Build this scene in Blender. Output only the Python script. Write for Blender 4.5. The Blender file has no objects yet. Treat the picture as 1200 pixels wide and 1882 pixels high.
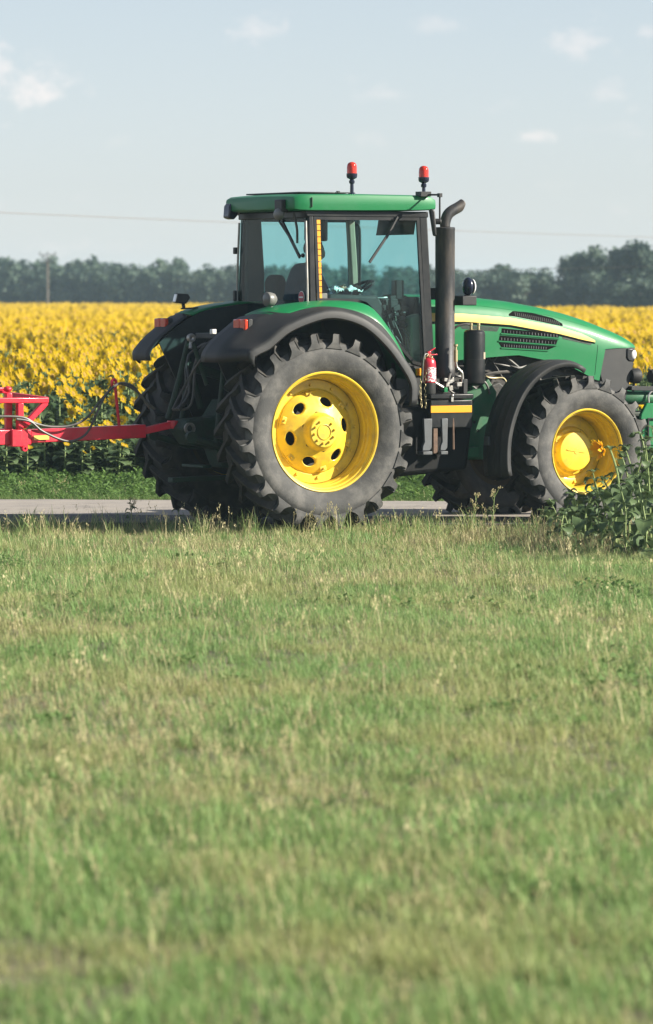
import bpy, bmesh, math, random
import numpy as np
from mathutils import Vector, Matrix

# ------------------------------------------------------------------ camera, sky, sun, exposure
scene = bpy.context.scene
COL = scene.collection
R = math.radians
PI = math.pi

cam_d = bpy.data.cameras.new('camera')
cam = bpy.data.objects.new('camera', cam_d)
COL.objects.link(cam)
cam_d.sensor_fit = 'VERTICAL'
cam_d.sensor_height = 36.0
cam_d.lens = 8700 / 1882 * 36.0            # a long telephoto
cam_d.clip_start = 0.5
cam_d.clip_end = 6000
cam_d.dof.use_dof = True
cam_d.dof.focus_distance = 48.2
cam_d.dof.aperture_fstop = 3.6
CAM_H = 2.38
cam.location = (0, 0, CAM_H)
cam.rotation_euler = (R(90) - math.atan((941 - 540) / 8700), 0, 0)
scene.camera = cam

SUN_EL = 28.0
SUN_DIR = Vector((math.cos(R(-8)) * math.cos(R(SUN_EL)), math.sin(R(-8)) * math.cos(R(SUN_EL)), math.sin(R(SUN_EL))))
world = bpy.data.worlds.new('World')
scene.world = world
world.use_nodes = True
wn, wl = world.node_tree.nodes, world.node_tree.links
wn.clear()
w_out = wn.new('ShaderNodeOutputWorld')
w_bg = wn.new('ShaderNodeBackground')
w_sky = wn.new('ShaderNodeTexSky')
w_sky.sky_type = 'NISHITA'
w_sky.sun_disc = False
w_sky.sun_elevation = R(SUN_EL)
w_sky.sun_rotation = R(98.0)
w_sky.altitude = 100
w_sky.air_density = 1.0
w_sky.dust_density = 0.25
w_sky.ozone_density = 1.5
w_bg.inputs['Strength'].default_value = 0.059
# scattered faint fair-weather clouds over the whole dome
tc = wn.new('ShaderNodeTexCoord')
mp = wn.new('ShaderNodeMapping'); mp.inputs['Scale'].default_value = (38, 38, 70)
wl.new(tc.outputs['Generated'], mp.inputs['Vector'])
nz = wn.new('ShaderNodeTexNoise'); nz.inputs['Scale'].default_value = 1.0
nz.inputs['Detail'].default_value = 5; nz.inputs['Roughness'].default_value = 0.62
wl.new(mp.outputs['Vector'], nz.inputs['Vector'])
rmp = wn.new('ShaderNodeMapRange'); rmp.interpolation_type = 'SMOOTHSTEP'
rmp.inputs['From Min'].default_value = 0.60; rmp.inputs['From Max'].default_value = 0.86
rmp.inputs['To Max'].default_value = 0.25
wl.new(nz.outputs['Fac'], rmp.inputs['Value'])
mp2 = wn.new('ShaderNodeMapping'); mp2.inputs['Scale'].default_value = (190, 190, 260)
wl.new(tc.outputs['Generated'], mp2.inputs['Vector'])
nz2 = wn.new('ShaderNodeTexNoise'); nz2.inputs['Scale'].default_value = 1.0
nz2.inputs['Detail'].default_value = 6; nz2.inputs['Roughness'].default_value = 0.6
wl.new(mp2.outputs['Vector'], nz2.inputs['Vector'])
acc = rmp.outputs['Result']
def px_dir(px, py):
    return Vector(((px - 600) / 8700, 1.0, (540 - py) / 8700)).normalized()
for (px, py, rx, ry, st) in ((40, 165, 95, 48, .72), (-40, 140, 90, 70, .6), (465, 55, 58, 30, .45), (1060, 75, 70, 42, .45), (1105, 165, 40, 25, .28),
                             (985, 250, 46, 18, .5), (700, 175, 60, 20, .25), (680, 255, 40, 22, .16), (815, 48, 60, 20, .25), (1190, 60, 35, 20, .35),
                             (215, 262, 30, 18, .12), (120, 455, 130, 20, .2), (1010, 340, 40, 12, .12)):
    sb = wn.new('ShaderNodeVectorMath'); sb.operation = 'SUBTRACT'
    wl.new(tc.outputs['Generated'], sb.inputs[0]); sb.inputs[1].default_value = px_dir(px, py)
    sc = wn.new('ShaderNodeVectorMath'); sc.operation = 'MULTIPLY'
    sc.inputs[1].default_value = (8700 / rx, 8700 / rx, 8700 / ry)
    wl.new(sb.outputs[0], sc.inputs[0])
    ln = wn.new('ShaderNodeVectorMath'); ln.operation = 'LENGTH'
    wl.new(sc.outputs[0], ln.inputs[0])
    # the ragged noise eats into the rim of each cloud
    ad = wn.new('ShaderNodeMath'); ad.operation = 'MULTIPLY_ADD'; ad.inputs[1].default_value = 3.4
    wl.new(nz2.outputs['Fac'], ad.inputs[0]); wl.new(ln.outputs['Value'], ad.inputs[2])
    mr = wn.new('ShaderNodeMapRange'); mr.interpolation_type = 'SMOOTHSTEP'
    mr.inputs['From Min'].default_value = 2.8; mr.inputs['From Max'].default_value = 1.35
    mr.inputs['To Min'].default_value = 0.0; mr.inputs['To Max'].default_value = st * .62
    wl.new(ad.outputs[0], mr.inputs['Value'])
    mx = wn.new('ShaderNodeMath'); mx.operation = 'MAXIMUM'
    wl.new(acc, mx.inputs[0]); wl.new(mr.outputs['Result'], mx.inputs[1])
    acc = mx.outputs[0]
cm = wn.new('ShaderNodeMixRGB'); cm.blend_type = 'MIX'
cm.inputs['Color2'].default_value = (9.6, 8.4, 7.9, 1)
hs = wn.new('ShaderNodeHueSaturation'); hs.inputs['Saturation'].default_value = 0.42; hs.inputs['Value'].default_value = 1.0
wl.new(w_sky.outputs['Color'], hs.inputs['Color'])
ti = wn.new('ShaderNodeMixRGB'); ti.blend_type = 'MULTIPLY'; ti.inputs['Fac'].default_value = 1.0
ti.inputs['Color2'].default_value = (.885, .95, 1.075, 1)      # clear cool summer air
wl.new(hs.outputs['Color'], ti.inputs['Color1'])
wl.new(acc, cm.inputs['Fac']); wl.new(ti.outputs['Color'], cm.inputs['Color1'])
wl.new(cm.outputs['Color'], w_bg.inputs['Color'])
wl.new(w_bg.outputs['Background'], w_out.inputs['Surface'])

sun_d = bpy.data.lights.new('sun', 'SUN')
sun_d.energy = 5.0
sun_d.angle = R(0.55)
sun_d.color = (1.0, 0.93, 0.80)
sun = bpy.data.objects.new('sun', sun_d)
COL.objects.link(sun)
sun.location = (60, -10, 40)
sun.rotation_euler = (-SUN_DIR).to_track_quat('-Z', 'Y').to_euler()

vs = scene.view_settings
vs.view_transform = 'Standard'
vs.look = 'None'
vs.exposure = 1.17
vs.gamma = 1.0
cy = scene.cycles
cy.use_denoising = True
cy.max_bounces = 4
cy.diffuse_bounces = 2
cy.glossy_bounces = 2
cy.transmission_bounces = 4
cy.transparent_max_bounces = 16
cy.volume_bounces = 1
cy.caustics_reflective = False
cy.caustics_refractive = False

# ------------------------------------------------------------------ materials
def lin(r, g, b):
    f = lambda c: (c / 255) / 12.92 if c <= 10 else (((c / 255) + .055) / 1.055) ** 2.4
    return (f(r), f(g), f(b))

def new_mat(name):
    m = bpy.data.materials.new(name); m.use_nodes = True
    nt = m.node_tree
    for n in list(nt.nodes):
        if n.type != 'OUTPUT_MATERIAL' and n.type != 'BSDF_PRINCIPLED':
            nt.nodes.remove(n)
    return m, nt.nodes, nt.links, nt.nodes['Principled BSDF'], nt.nodes['Material Output']

def pmat(name, col, rough=.5, metal=0.0, dirt=None, amt=.4, scale=5.0, bump=0.0, bscale=40, coat=0.0, vary=.12, stretch=(1, 1, 1), spec=.5):
    """paint, rubber, metal: a base colour with mottled wear and dust of its own shape"""
    m, n, l, bs, out = new_mat(name)
    t = n.new('ShaderNodeTexCoord')
    mpn = n.new('ShaderNodeMapping'); mpn.inputs['Scale'].default_value = stretch
    l.new(t.outputs['Object'], mpn.inputs['Vector'])
    no = n.new('ShaderNodeTexNoise'); no.inputs['Scale'].default_value = scale
    no.inputs['Detail'].default_value = 6; no.inputs['Roughness'].default_value = .65
    l.new(mpn.outputs['Vector'], no.inputs['Vector'])
    mr = n.new('ShaderNodeMapRange'); mr.interpolation_type = 'SMOOTHSTEP'
    mr.inputs['From Min'].default_value = .38; mr.inputs['From Max'].default_value = .72
    mr.inputs['To Max'].default_value = amt
    l.new(no.outputs['Fac'], mr.inputs['Value'])
    mx = n.new('ShaderNodeMixRGB')
    d = dirt if dirt else tuple(c * (1 - vary * 2) for c in col)
    mx.inputs['Color1'].default_value = (*col, 1); mx.inputs['Color2'].default_value = (*d, 1)
    l.new(mr.outputs['Result'], mx.inputs['Fac'])
    l.new(mx.outputs['Color'], bs.inputs['Base Color'])
    rr = n.new('ShaderNodeMapRange'); rr.inputs['To Min'].default_value = max(.03, rough - .08); rr.inputs['To Max'].default_value = min(1, rough + .2)
    l.new(no.outputs['Fac'], rr.inputs['Value']); l.new(rr.outputs['Result'], bs.inputs['Roughness'])
    bs.inputs['Metallic'].default_value = metal
    bs.inputs['Specular IOR Level'].default_value = spec
    if coat:
        bs.inputs['Coat Weight'].default_value = coat; bs.inputs['Coat Roughness'].default_value = .12
    if bump:
        n2 = n.new('ShaderNodeTexNoise'); n2.inputs['Scale'].default_value = bscale; n2.inputs['Detail'].default_value = 4
        l.new(t.outputs['Object'], n2.inputs['Vector'])
        b = n.new('ShaderNodeBump'); b.inputs['Strength'].default_value = bump; b.inputs['Distance'].default_value = .01
        l.new(n2.outputs['Fac'], b.inputs['Height']); l.new(b.outputs['Normal'], bs.inputs['Normal'])
    return m

def leaf_mat(name, c1, c2, trans=.35, patch=None, pscale=.5, rough=.55, c3=None, spec=.25):
    """thin foliage: two tones by individual, an optional third by patches of the ground, some light shining through"""
    m, n, l, bs, out = new_mat(name)
    oi = n.new('ShaderNodeObjectInfo')
    ge = n.new('ShaderNodeNewGeometry')
    mx = n.new('ShaderNodeMixRGB'); mx.inputs['Color1'].default_value = (*c1, 1); mx.inputs['Color2'].default_value = (*c2, 1)
    rp = n.new('ShaderNodeMath'); rp.operation = 'MULTIPLY_ADD'; rp.inputs[1].default_value = .55; 
    l.new(ge.outputs['Random Per Island'], rp.inputs[0])
    hm = n.new('ShaderNodeMath'); hm.operation = 'MULTIPLY'; hm.inputs[1].default_value = .45
    l.new(oi.outputs['Random'], hm.inputs[0]); l.new(hm.outputs[0], rp.inputs[2])
    l.new(rp.outputs[0], mx.inputs['Fac'])
    col = mx.outputs['Color']
    if c3:
        no = n.new('ShaderNodeTexNoise'); no.inputs['Scale'].default_value = pscale; no.inputs['Detail'].default_value = 4
        l.new(ge.outputs['Position'], no.inputs['Vector'])
        mr = n.new('ShaderNodeMapRange'); mr.interpolation_type = 'SMOOTHSTEP'
        mr.inputs['From Min'].default_value = .42; mr.inputs['From Max'].default_value = .66; mr.inputs['To Max'].default_value = .8
        l.new(no.outputs['Fac'], mr.inputs['Value'])
        m2 = n.new('ShaderNodeMixRGB'); m2.inputs['Color2'].default_value = (*c3, 1)
        l.new(mr.outputs['Result'], m2.inputs['Fac']); l.new(col, m2.inputs['Color1'])
        col = m2.outputs['Color']
    l.new(col, bs.inputs['Base Color'])
    bs.inputs['Roughness'].default_value = rough
    bs.inputs['Specular IOR Level'].default_value = spec
    tr = n.new('ShaderNodeBsdfTranslucent'); l.new(col, tr.inputs['Color'])
    ms = n.new('ShaderNodeMixShader'); ms.inputs['Fac'].default_value = trans
    l.new(bs.outputs['BSDF'], ms.inputs[1]); l.new(tr.outputs['BSDF'], ms.inputs[2])
    l.new(ms.outputs['Shader'], out.inputs['Surface'])
    return m

def glass_mat(name, col, refl=.10, rough=.02):
    m, n, l, bs, out = new_mat(name)
    n.remove(bs)
    tr = n.new('ShaderNodeBsdfTransparent'); tr.inputs['Color'].default_value = (*col, 1)
    gl = n.new('ShaderNodeBsdfGlossy'); gl.inputs['Roughness'].default_value = rough
    # thin dust film, streaked downwards
    t = n.new('ShaderNodeTexCoord'); mpn = n.new('ShaderNodeMapping'); mpn.inputs['Scale'].default_value = (9, 9, 1.6)
    l.new(t.outputs['Object'], mpn.inputs['Vector'])
    no = n.new('ShaderNodeTexNoise'); no.inputs['Scale'].default_value = 1.5; no.inputs['Detail'].default_value = 5
    l.new(mpn.outputs['Vector'], no.inputs['Vector'])
    mr = n.new('ShaderNodeMapRange'); mr.inputs['From Min'].default_value = .35; mr.inputs['From Max'].default_value = .8
    mr.inputs['To Max'].default_value = .035
    l.new(no.outputs['Fac'], mr.inputs['Value'])
    df = n.new('ShaderNodeBsdfDiffuse'); df.inputs['Color'].default_value = (.42, .46, .42, 1)
    fr = n.new('ShaderNodeFresnel')
    ge = n.new('ShaderNodeNewGeometry'); io = n.new('ShaderNodeMapRange')      # a thin pane: the same reflection from both faces
    io.inputs['To Min'].default_value = 1.45; io.inputs['To Max'].default_value = 1 / 1.45
    l.new(ge.outputs['Backfacing'], io.inputs['Value']); l.new(io.outputs['Result'], fr.inputs['IOR'])
    m1 = n.new('ShaderNodeMixShader'); m2 = n.new('ShaderNodeMixShader')
    fm = n.new('ShaderNodeMath'); fm.operation = 'MULTIPLY'; fm.inputs[1].default_value = .45     # dusty glass mirrors weakly
    l.new(fr.outputs['Fac'], fm.inputs[0]); l.new(fm.outputs[0], m1.inputs['Fac']); l.new(tr.outputs[0], m1.inputs[1]); l.new(gl.outputs[0], m1.inputs[2])
    l.new(mr.outputs['Result'], m2.inputs['Fac']); l.new(m1.outputs[0], m2.inputs[1]); l.new(df.outputs[0], m2.inputs[2])
    l.new(m2.outputs[0], out.inputs['Surface'])
    return m

DUST = (.24, .215, .17)
M = {}
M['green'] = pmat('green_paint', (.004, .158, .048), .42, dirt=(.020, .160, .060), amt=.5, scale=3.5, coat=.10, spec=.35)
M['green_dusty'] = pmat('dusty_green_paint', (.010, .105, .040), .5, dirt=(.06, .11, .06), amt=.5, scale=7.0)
M['green_grimy_shade'] = pmat('grimy_shade_darkened_green', (.006, .032, .016), .6, dirt=(.022, .024, .018), amt=.8, scale=9.0, bump=.3)  # grimy green with the shade around the chassis put into its colour
M['yellow'] = pmat('yellow_paint', (.76, .53, .030), .42, dirt=(.46, .30, .055), amt=.6, scale=9, coat=.2)
M['stripe'] = pmat('yellow_stripe_film', (.80, .58, .12), .35, dirt=(.70, .50, .14), amt=.4, scale=8)
M['rubber'] = pmat('dusty_tyre_rubber', (.050, .050, .049), .75, dirt=(.165, .157, .145), amt=.70, scale=5.5, bump=.25, bscale=60)
M['tread'] = pmat('shade_darkened_rubber', (.022, .022, .021), .7, dirt=(.085, .075, .062), amt=.55, scale=7, bump=.25, bscale=60)  # shade on tread and inner sidewalls is put into this darker rubber
M['black'] = pmat('black_plastic', (.012, .013, .014), .5, dirt=(.04, .039, .036), amt=.5, scale=6, bump=.12, bscale=220)
M['fender'] = pmat('dusty_black_fender_plastic', (.013, .014, .015), .55, dirt=(.042, .041, .039), amt=.55, scale=4, bump=.1, bscale=200)
M['black_gloss'] = pmat('black_enamel', (.007, .008, .009), .34, dirt=(.025, .024, .022), amt=.4, scale=7, spec=.35)
M['tank_black'] = pmat('tank_black', (.005, .0055, .006), .6, dirt=(.016, .015, .014), amt=.5, spec=.2)
M['vent_black'] = pmat('vent_black', (.004, .004, .004), .9, spec=.1)  # near-black puts a recess's shade into the flat vent patches
M['rim_mud_shade'] = pmat('inner_rim_mud_and_shade', (.045, .032, .018), .9, dirt=(.09, .06, .02), amt=.5, scale=6)  # mud brown on the inner rims, darkened further to stand for shade
M['engine'] = pmat('oily_engine_metal', (.02, .021, .02), .55, dirt=(.06, .05, .04), amt=.7, scale=14, bump=.3)
M['steel'] = pmat('dull_steel', (.36, .35, .33), .42, .8, dirt=(.20, .17, .13), amt=.6, scale=12)
M['chrome'] = pmat('bright_metal', (.62, .60, .56), .25, .9, dirt=(.35, .31, .25), amt=.4, scale=15)
M['brass'] = pmat('brass_fitting', (.50, .42, .24), .4, .7, dirt=(.22, .18, .12), amt=.5, scale=15)
M['stack'] = pmat('sooty_exhaust_metal', (.030, .031, .034), .45, .25, dirt=(.12, .098, .078), amt=.75, scale=4.5, stretch=(2, 2, .5), bump=.1)
M['rust'] = pmat('rusty_pipe', (.17, .105, .07), .7, .2, dirt=(.08, .055, .045), amt=.8, scale=10)
M['red'] = pmat('red_paint', (.66, .008, .034), .40, dirt=(.36, .03, .035), amt=.6, scale=7, coat=.25)
M['red_ext'] = pmat('red_extinguisher_enamel', (.50, .012, .030), .25, dirt=(.34, .02, .03), amt=.5, scale=9, coat=.4)
M['grey_step'] = pmat('grey_step_metal', (.11, .118, .125), .5, .3, dirt=(.07, .066, .06), amt=.6, scale=10)
M['orange'] = pmat('orange_reflector', (.85, .36, .012), .32, dirt=(.72, .30, .02), amt=.4, scale=10)
M['white'] = pmat('white_print', (.74, .73, .70), .5, dirt=(.6, .58, .54), amt=.5, scale=10)
M['sign_red'] = pmat('sign_red', (.42, .02, .05), .4)
M['grey_pad'] = pmat('grey_lens_cover', (.15, .15, .14), .35, dirt=(.09, .085, .075), amt=.6, scale=10)
M['trim'] = pmat('cab_trim_grey', (.045, .042, .036), .8, dirt=(.07, .064, .052), amt=.5, scale=4, bump=.2)
M['trim_tan'] = pmat('cab_trim_tan', (.33, .27, .20), .8, dirt=(.24, .20, .15), amt=.5, scale=4)
M['trim_dark'] = pmat('cab_trim_dark', (.028, .028, .028), .7, dirt=(.05, .048, .042), amt=.5, scale=6)
M['seat'] = pmat('seat_cloth', (.014, .015, .015), .9, dirt=(.028, .027, .024), amt=.6, scale=12, bump=.3)
M['cloth_blue'] = pmat('dark_blue_cloth', (.010, .020, .042), .9, dirt=(.018, .030, .055), amt=.7, scale=10, bump=.3)
M['cloth_grey'] = pmat('grey_trouser_cloth', (.05, .05, .052), .9, amt=.5, scale=10)
M['skin'] = pmat('skin', (.42, .24, .16), .55, dirt=(.36, .19, .13), amt=.5, scale=12)
M['hair'] = pmat('dark_hair', (.03, .022, .016), .7)
M['paper'] = pmat('crumpled_paper', (.78, .78, .76), .7, dirt=(.6, .6, .58), amt=.5, scale=15)
M['hose'] = pmat('black_rubber_hose', (.05, .048, .045), .42, dirt=(.14, .12, .10), amt=.6, scale=9)
M['blue_black'] = pmat('blue_black_gloss', (.012, .016, .035), .18, amt=.3)
M['wood'] = pmat('weathered_pole_wood', (.22, .18, .14), .85, dirt=(.12, .10, .08), amt=.7, scale=3)
M['wire'] = pmat('overhead_wire', (.22, .20, .19), .6, .3)
M['glass'] = glass_mat('tinted_cab_glass', (.58, .835, .84))
def lens_mat(name, col, rough=.12, trans=.6):
    m, n, l, bs, out = new_mat(name)
    bs.inputs['Base Color'].default_value = (*col, 1); bs.inputs['Roughness'].default_value = rough
    bs.inputs['Transmission Weight'].default_value = trans; bs.inputs['IOR'].default_value = 1.3
    bs.inputs['Coat Weight'].default_value = .5
    return m
M['lens_red'] = lens_mat('red_beacon_lens', (.82, .055, .03), .1, .45)
M['lens_tail'] = lens_mat('tail_lamp_red_lens', (.72, .07, .03), .25, .25)
M['lens_amber'] = lens_mat('amber_lens', (.9, .32, .03), .25, .25)
M['lens_clear'] = lens_mat('clear_lamp_lens', (.82, .82, .80), .15, .2)

# plants
M['grass'] = leaf_mat('meadow_grass', (.185, .315, .098), (.265, .38, .135), .40, c3=(.38, .385, .16), pscale=.55)
M['straw'] = leaf_mat('dry_grass', (.56, .49, .28), (.46, .41, .21), .30)
M['brown_straw'] = leaf_mat('dead_brown_grass', (.13, .10, .055), (.19, .15, .085), .25)
M['weed'] = leaf_mat('weed_leaf', (.11, .20, .055), (.17, .27, .085), .36)
M['lush'] = leaf_mat('lush_verge_leaf', (.085, .165, .034), (.13, .22, .052), .35)
M['sfleaf'] = leaf_mat('sunflower_leaf', (.045, .085, .033), (.145, .205, .090), .28, rough=.5)
M['sfstem'] = pmat('sunflower_stem', (.22, .29, .10), .6, dirt=(.15, .22, .07), amt=.6, scale=10)
M['petal'] = leaf_mat('sunflower_petal', (.56, .385, .006), (.46, .305, .006), .38, spec=.05)
M['petal_o'] = leaf_mat('orange_sunflower_petal', (.84, .40, .012), (.86, .52, .02), .35)
M['disc'] = pmat('sunflower_disc', (.36, .22, .03), .9, dirt=(.20, .12, .03), amt=.8, scale=60, bump=.6, bscale=120)
M['crown'] = leaf_mat('silver_green_leaves', (.060, .098, .068), (.130, .175, .128), .25, c3=(.046, .08, .058), pscale=.16)
M['crown_d'] = leaf_mat('dark_green_leaves', (.046, .080, .054), (.095, .140, .092), .22, c3=(.038, .066, .046), pscale=.2)
M['bark'] = pmat('bark', (.11, .09, .07), .9, dirt=(.06, .05, .04), amt=.7, scale=6, bump=.5, bscale=20)

# ------------------------------------------------------------------ mesh helpers
class MB:
    def __init__(s):
        s.v, s.f, s.mi = [], [], []
    def add(s, vs_, fs_, mi=0):
        o = len(s.v)
        s.v += [tuple(p) for p in vs_]
        s.f += [tuple(i + o for i in f) for f in fs_]
        s.mi += [mi] * len(fs_)
        return s
    def box(s, c, size, rot=None, mi=0):
        hx, hy, hz = size[0] / 2, size[1] / 2, size[2] / 2
        vs_ = [Vector((x, y, z)) for x in (-hx, hx) for y in (-hy, hy) for z in (-hz, hz)]
        if rot is not None:
            vs_ = [rot @ p for p in vs_]
        vs_ = [p + Vector(c) for p in vs_]
        return s.add(vs_, [(0, 1, 3, 2), (4, 6, 7, 5), (0, 4, 5, 1), (2, 3, 7, 6), (0, 2, 6, 4), (1, 5, 7, 3)], mi)
    def bar(s, p0, p1, w, h, up=(0, 0, 1), mi=0):
        """a square bar from p0 to p1"""
        p0, p1 = Vector(p0), Vector(p1)
        d = (p1 - p0).normalized(); u = Vector(up)
        a = d.cross(u)
        if a.length < 1e-4: a = d.cross(Vector((1, 0, 0)))
        a.normalize(); b = a.cross(d).normalized()
        vs_ = []
        for p in (p0, p1):
            for (i, j) in ((-1, -1), (1, -1), (1, 1), (-1, 1)):
                vs_.append(p + a * (w / 2 * i) + b * (h / 2 * j))
        return s.add(vs_, [(0, 1, 2, 3), (7, 6, 5, 4), (0, 4, 5, 1), (1, 5, 6, 2), (2, 6, 7, 3), (3, 7, 4, 0)], mi)
    def tube(s, pts, r, n=8, cap=True, mi=0):
        pts = [Vector(p) for p in pts]
        rs = r if isinstance(r, (list, tuple)) else [r] * len(pts)
        prev = None; vs_ = []; k = len(pts)
        for i, p in enumerate(pts):
            d = (pts[min(i + 1, k - 1)] - pts[max(i - 1, 0)])
            d = d.normalized() if d.length > 1e-9 else Vector((0, 0, 1))
            if prev is None:
                a = d.cross(Vector((0, 0, 1)))
                if a.length < 1e-3: a = d.cross(Vector((1, 0, 0)))
            else:
                a = prev - d * prev.dot(d)
            a.normalize(); b = d.cross(a); prev = a
            for j in range(n):
                t = 2 * PI * j / n
                vs_.append(p + (a * math.cos(t) + b * math.sin(t)) * rs[i])
        fs_ = []
        for i in range(k - 1):
            for j in range(n):
                fs_.append((i * n + j, i * n + (j + 1) % n, (i + 1) * n + (j + 1) % n, (i + 1) * n + j))
        if cap:
            fs_.append(tuple(range(n))[::-1]); fs_.append(tuple((k - 1) * n + j for j in range(n)))
        return s.add(vs_, fs_, mi)
    def lathe(s, prof, n=48, axis='y', c=(0, 0, 0), mi=0, cap=False):
        """prof: (radius, position along the axis)"""
        vs_, fs_ = [], []
        for (r, h) in prof:
            for j in range(n):
                t = 2 * PI * j / n
                a, b = r * math.cos(t), r * math.sin(t)
                p = {'y': (a, h, b), 'z': (a, b, h), 'x': (h, a, b)}[axis]
                vs_.append((p[0] + c[0], p[1] + c[1], p[2] + c[2]))
        for i in range(len(prof) - 1):
            for j in range(n):
                fs_.append((i * n + j, i * n + (j + 1) % n, (i + 1) * n + (j + 1) % n, (i + 1) * n + j))
        if cap:
            fs_.append(tuple(range(n))[::-1]); fs_.append(tuple((len(prof) - 1) * n + j for j in range(n)))
        return s.add(vs_, fs_, mi)
    def prism(s, poly, y0, y1, mi=0, taper=None):
        """polygon in the x-z plane, extruded from y0 to y1; y may be functions of (x, z)"""
        k = len(poly)
        g0 = y0 if callable(y0) else (lambda x, z: y0)
        g1 = y1 if callable(y1) else (lambda x, z: y1)
        vs_ = [(x, g0(x, z), z) for x, z in poly] + [(x, g1(x, z), z) for x, z in poly]
        fs_ = [tuple(range(k)), tuple(range(2 * k - 1, k - 1, -1))]
        for i in range(k):
            j = (i + 1) % k
            fs_.append((i, i + k, j + k, j))
        return s.add(vs_, fs_, mi)
    def grid(s, rows, mi=0, wrap=False):
        n = len(rows[0]); vs_ = [p for r in rows for p in r]; fs_ = []
        for i in range(len(rows) - 1):
            for j in range(n if wrap else n - 1):
                jj = (j + 1) % n
                fs_.append((i * n + j, i * n + jj, (i + 1) * n + jj, (i + 1) * n + j))
        return s.add(vs_, fs_, mi)
    def ball(s, c, r, n=12, m=8, mi=0, sq=(1, 1, 1)):
        prof = []
        vs_, fs_ = [], []
        for i in range(m + 1):
            a = PI * i / m
            for j in range(n):
                t = 2 * PI * j / n
                vs_.append((c[0] + sq[0] * r * math.sin(a) * math.cos(t), c[1] + sq[1] * r * math.sin(a) * math.sin(t), c[2] + sq[2] * r * math.cos(a)))
        for i in range(m):
            for j in range(n):
                fs_.append((i * n + j, (i + 1) * n + j, (i + 1) * n + (j + 1) % n, i * n + (j + 1) % n))
        return s.add(vs_, fs_, mi)
    def mesh(s, name, mats, smooth=True, angle=38, fix=True):
        me = bpy.data.meshes.new(name)
        me.from_pydata(s.v, [], s.f)
        if not isinstance(mats, (list, tuple)): mats = [mats]
        for m in mats: me.materials.append(M[m] if isinstance(m, str) else m)
        if len(mats) > 1:
            me.polygons.foreach_set('material_index', s.mi)
        if fix:
            bm = bmesh.new(); bm.from_mesh(me)
            bmesh.ops.remove_doubles(bm, verts=bm.verts, dist=1e-5)
            bmesh.ops.recalc_face_normals(bm, faces=bm.faces)
            bm.to_mesh(me); bm.free()
        if smooth:
            me.polygons.foreach_set('use_smooth', [True] * len(me.polygons))
            me.set_sharp_from_angle(angle=R(angle))
        me.update()
        return me
    def build(s, name, mats, parent=None, bevel=0, smooth=True, angle=38, solid=0, fix=True, loc=None, rot=None):
        o = bpy.data.objects.new(name, s.mesh(name, mats, smooth, angle, fix))
        COL.objects.link(o)
        if parent: o.parent = parent
        if loc: o.location = loc
        if rot: o.rotation_euler = rot
        if solid:
            md = o.modifiers.new('thickness', 'SOLIDIFY'); md.thickness = solid; md.offset = 0
        if bevel:
            md = o.modifiers.new('edge', 'BEVEL'); md.width = bevel; md.segments = 2; md.limit_method = 'ANGLE'; md.angle_limit = R(40)
        return o

def tag(o, label=None, cat=None, group=None, kind=None):
    if label: o['label'] = label
    if cat: o['category'] = cat
    if group: o['group'] = group
    if kind: o['kind'] = kind
    return o
def empty(name, loc=(0, 0, 0), rz=0, parent=None):
    o = bpy.data.objects.new(name, None); COL.objects.link(o)
    o.location = loc; o.rotation_euler = (0, 0, rz); o.empty_display_size = .1
    if parent: o.parent = parent
    return o
def link(name, me, parent=None, loc=(0, 0, 0), rot=(0, 0, 0), scl=1.0):
    o = bpy.data.objects.new(name, me); COL.objects.link(o)
    if parent: o.parent = parent
    o.location = loc; o.rotation_euler = rot
    o.scale = (scl,) * 3 if not isinstance(scl, (tuple, list)) else scl
    return o
def smooth_path(pts, k=6):
    """Catmull-Rom through the points"""
    P = [Vector(p) for p in pts]; out = []
    for i in range(len(P) - 1):
        p0, p1, p2, p3 = P[max(i - 1, 0)], P[i], P[i + 1], P[min(i + 2, len(P) - 1)]
        for j in range(k):
            t = j / k
            out.append(.5 * ((2 * p1) + (p2 - p0) * t + (2 * p0 - 5 * p1 + 4 * p2 - p3) * t * t + (3 * p1 - p0 - 3 * p2 + p3) * t ** 3))
    out.append(P[-1]); return out

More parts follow.
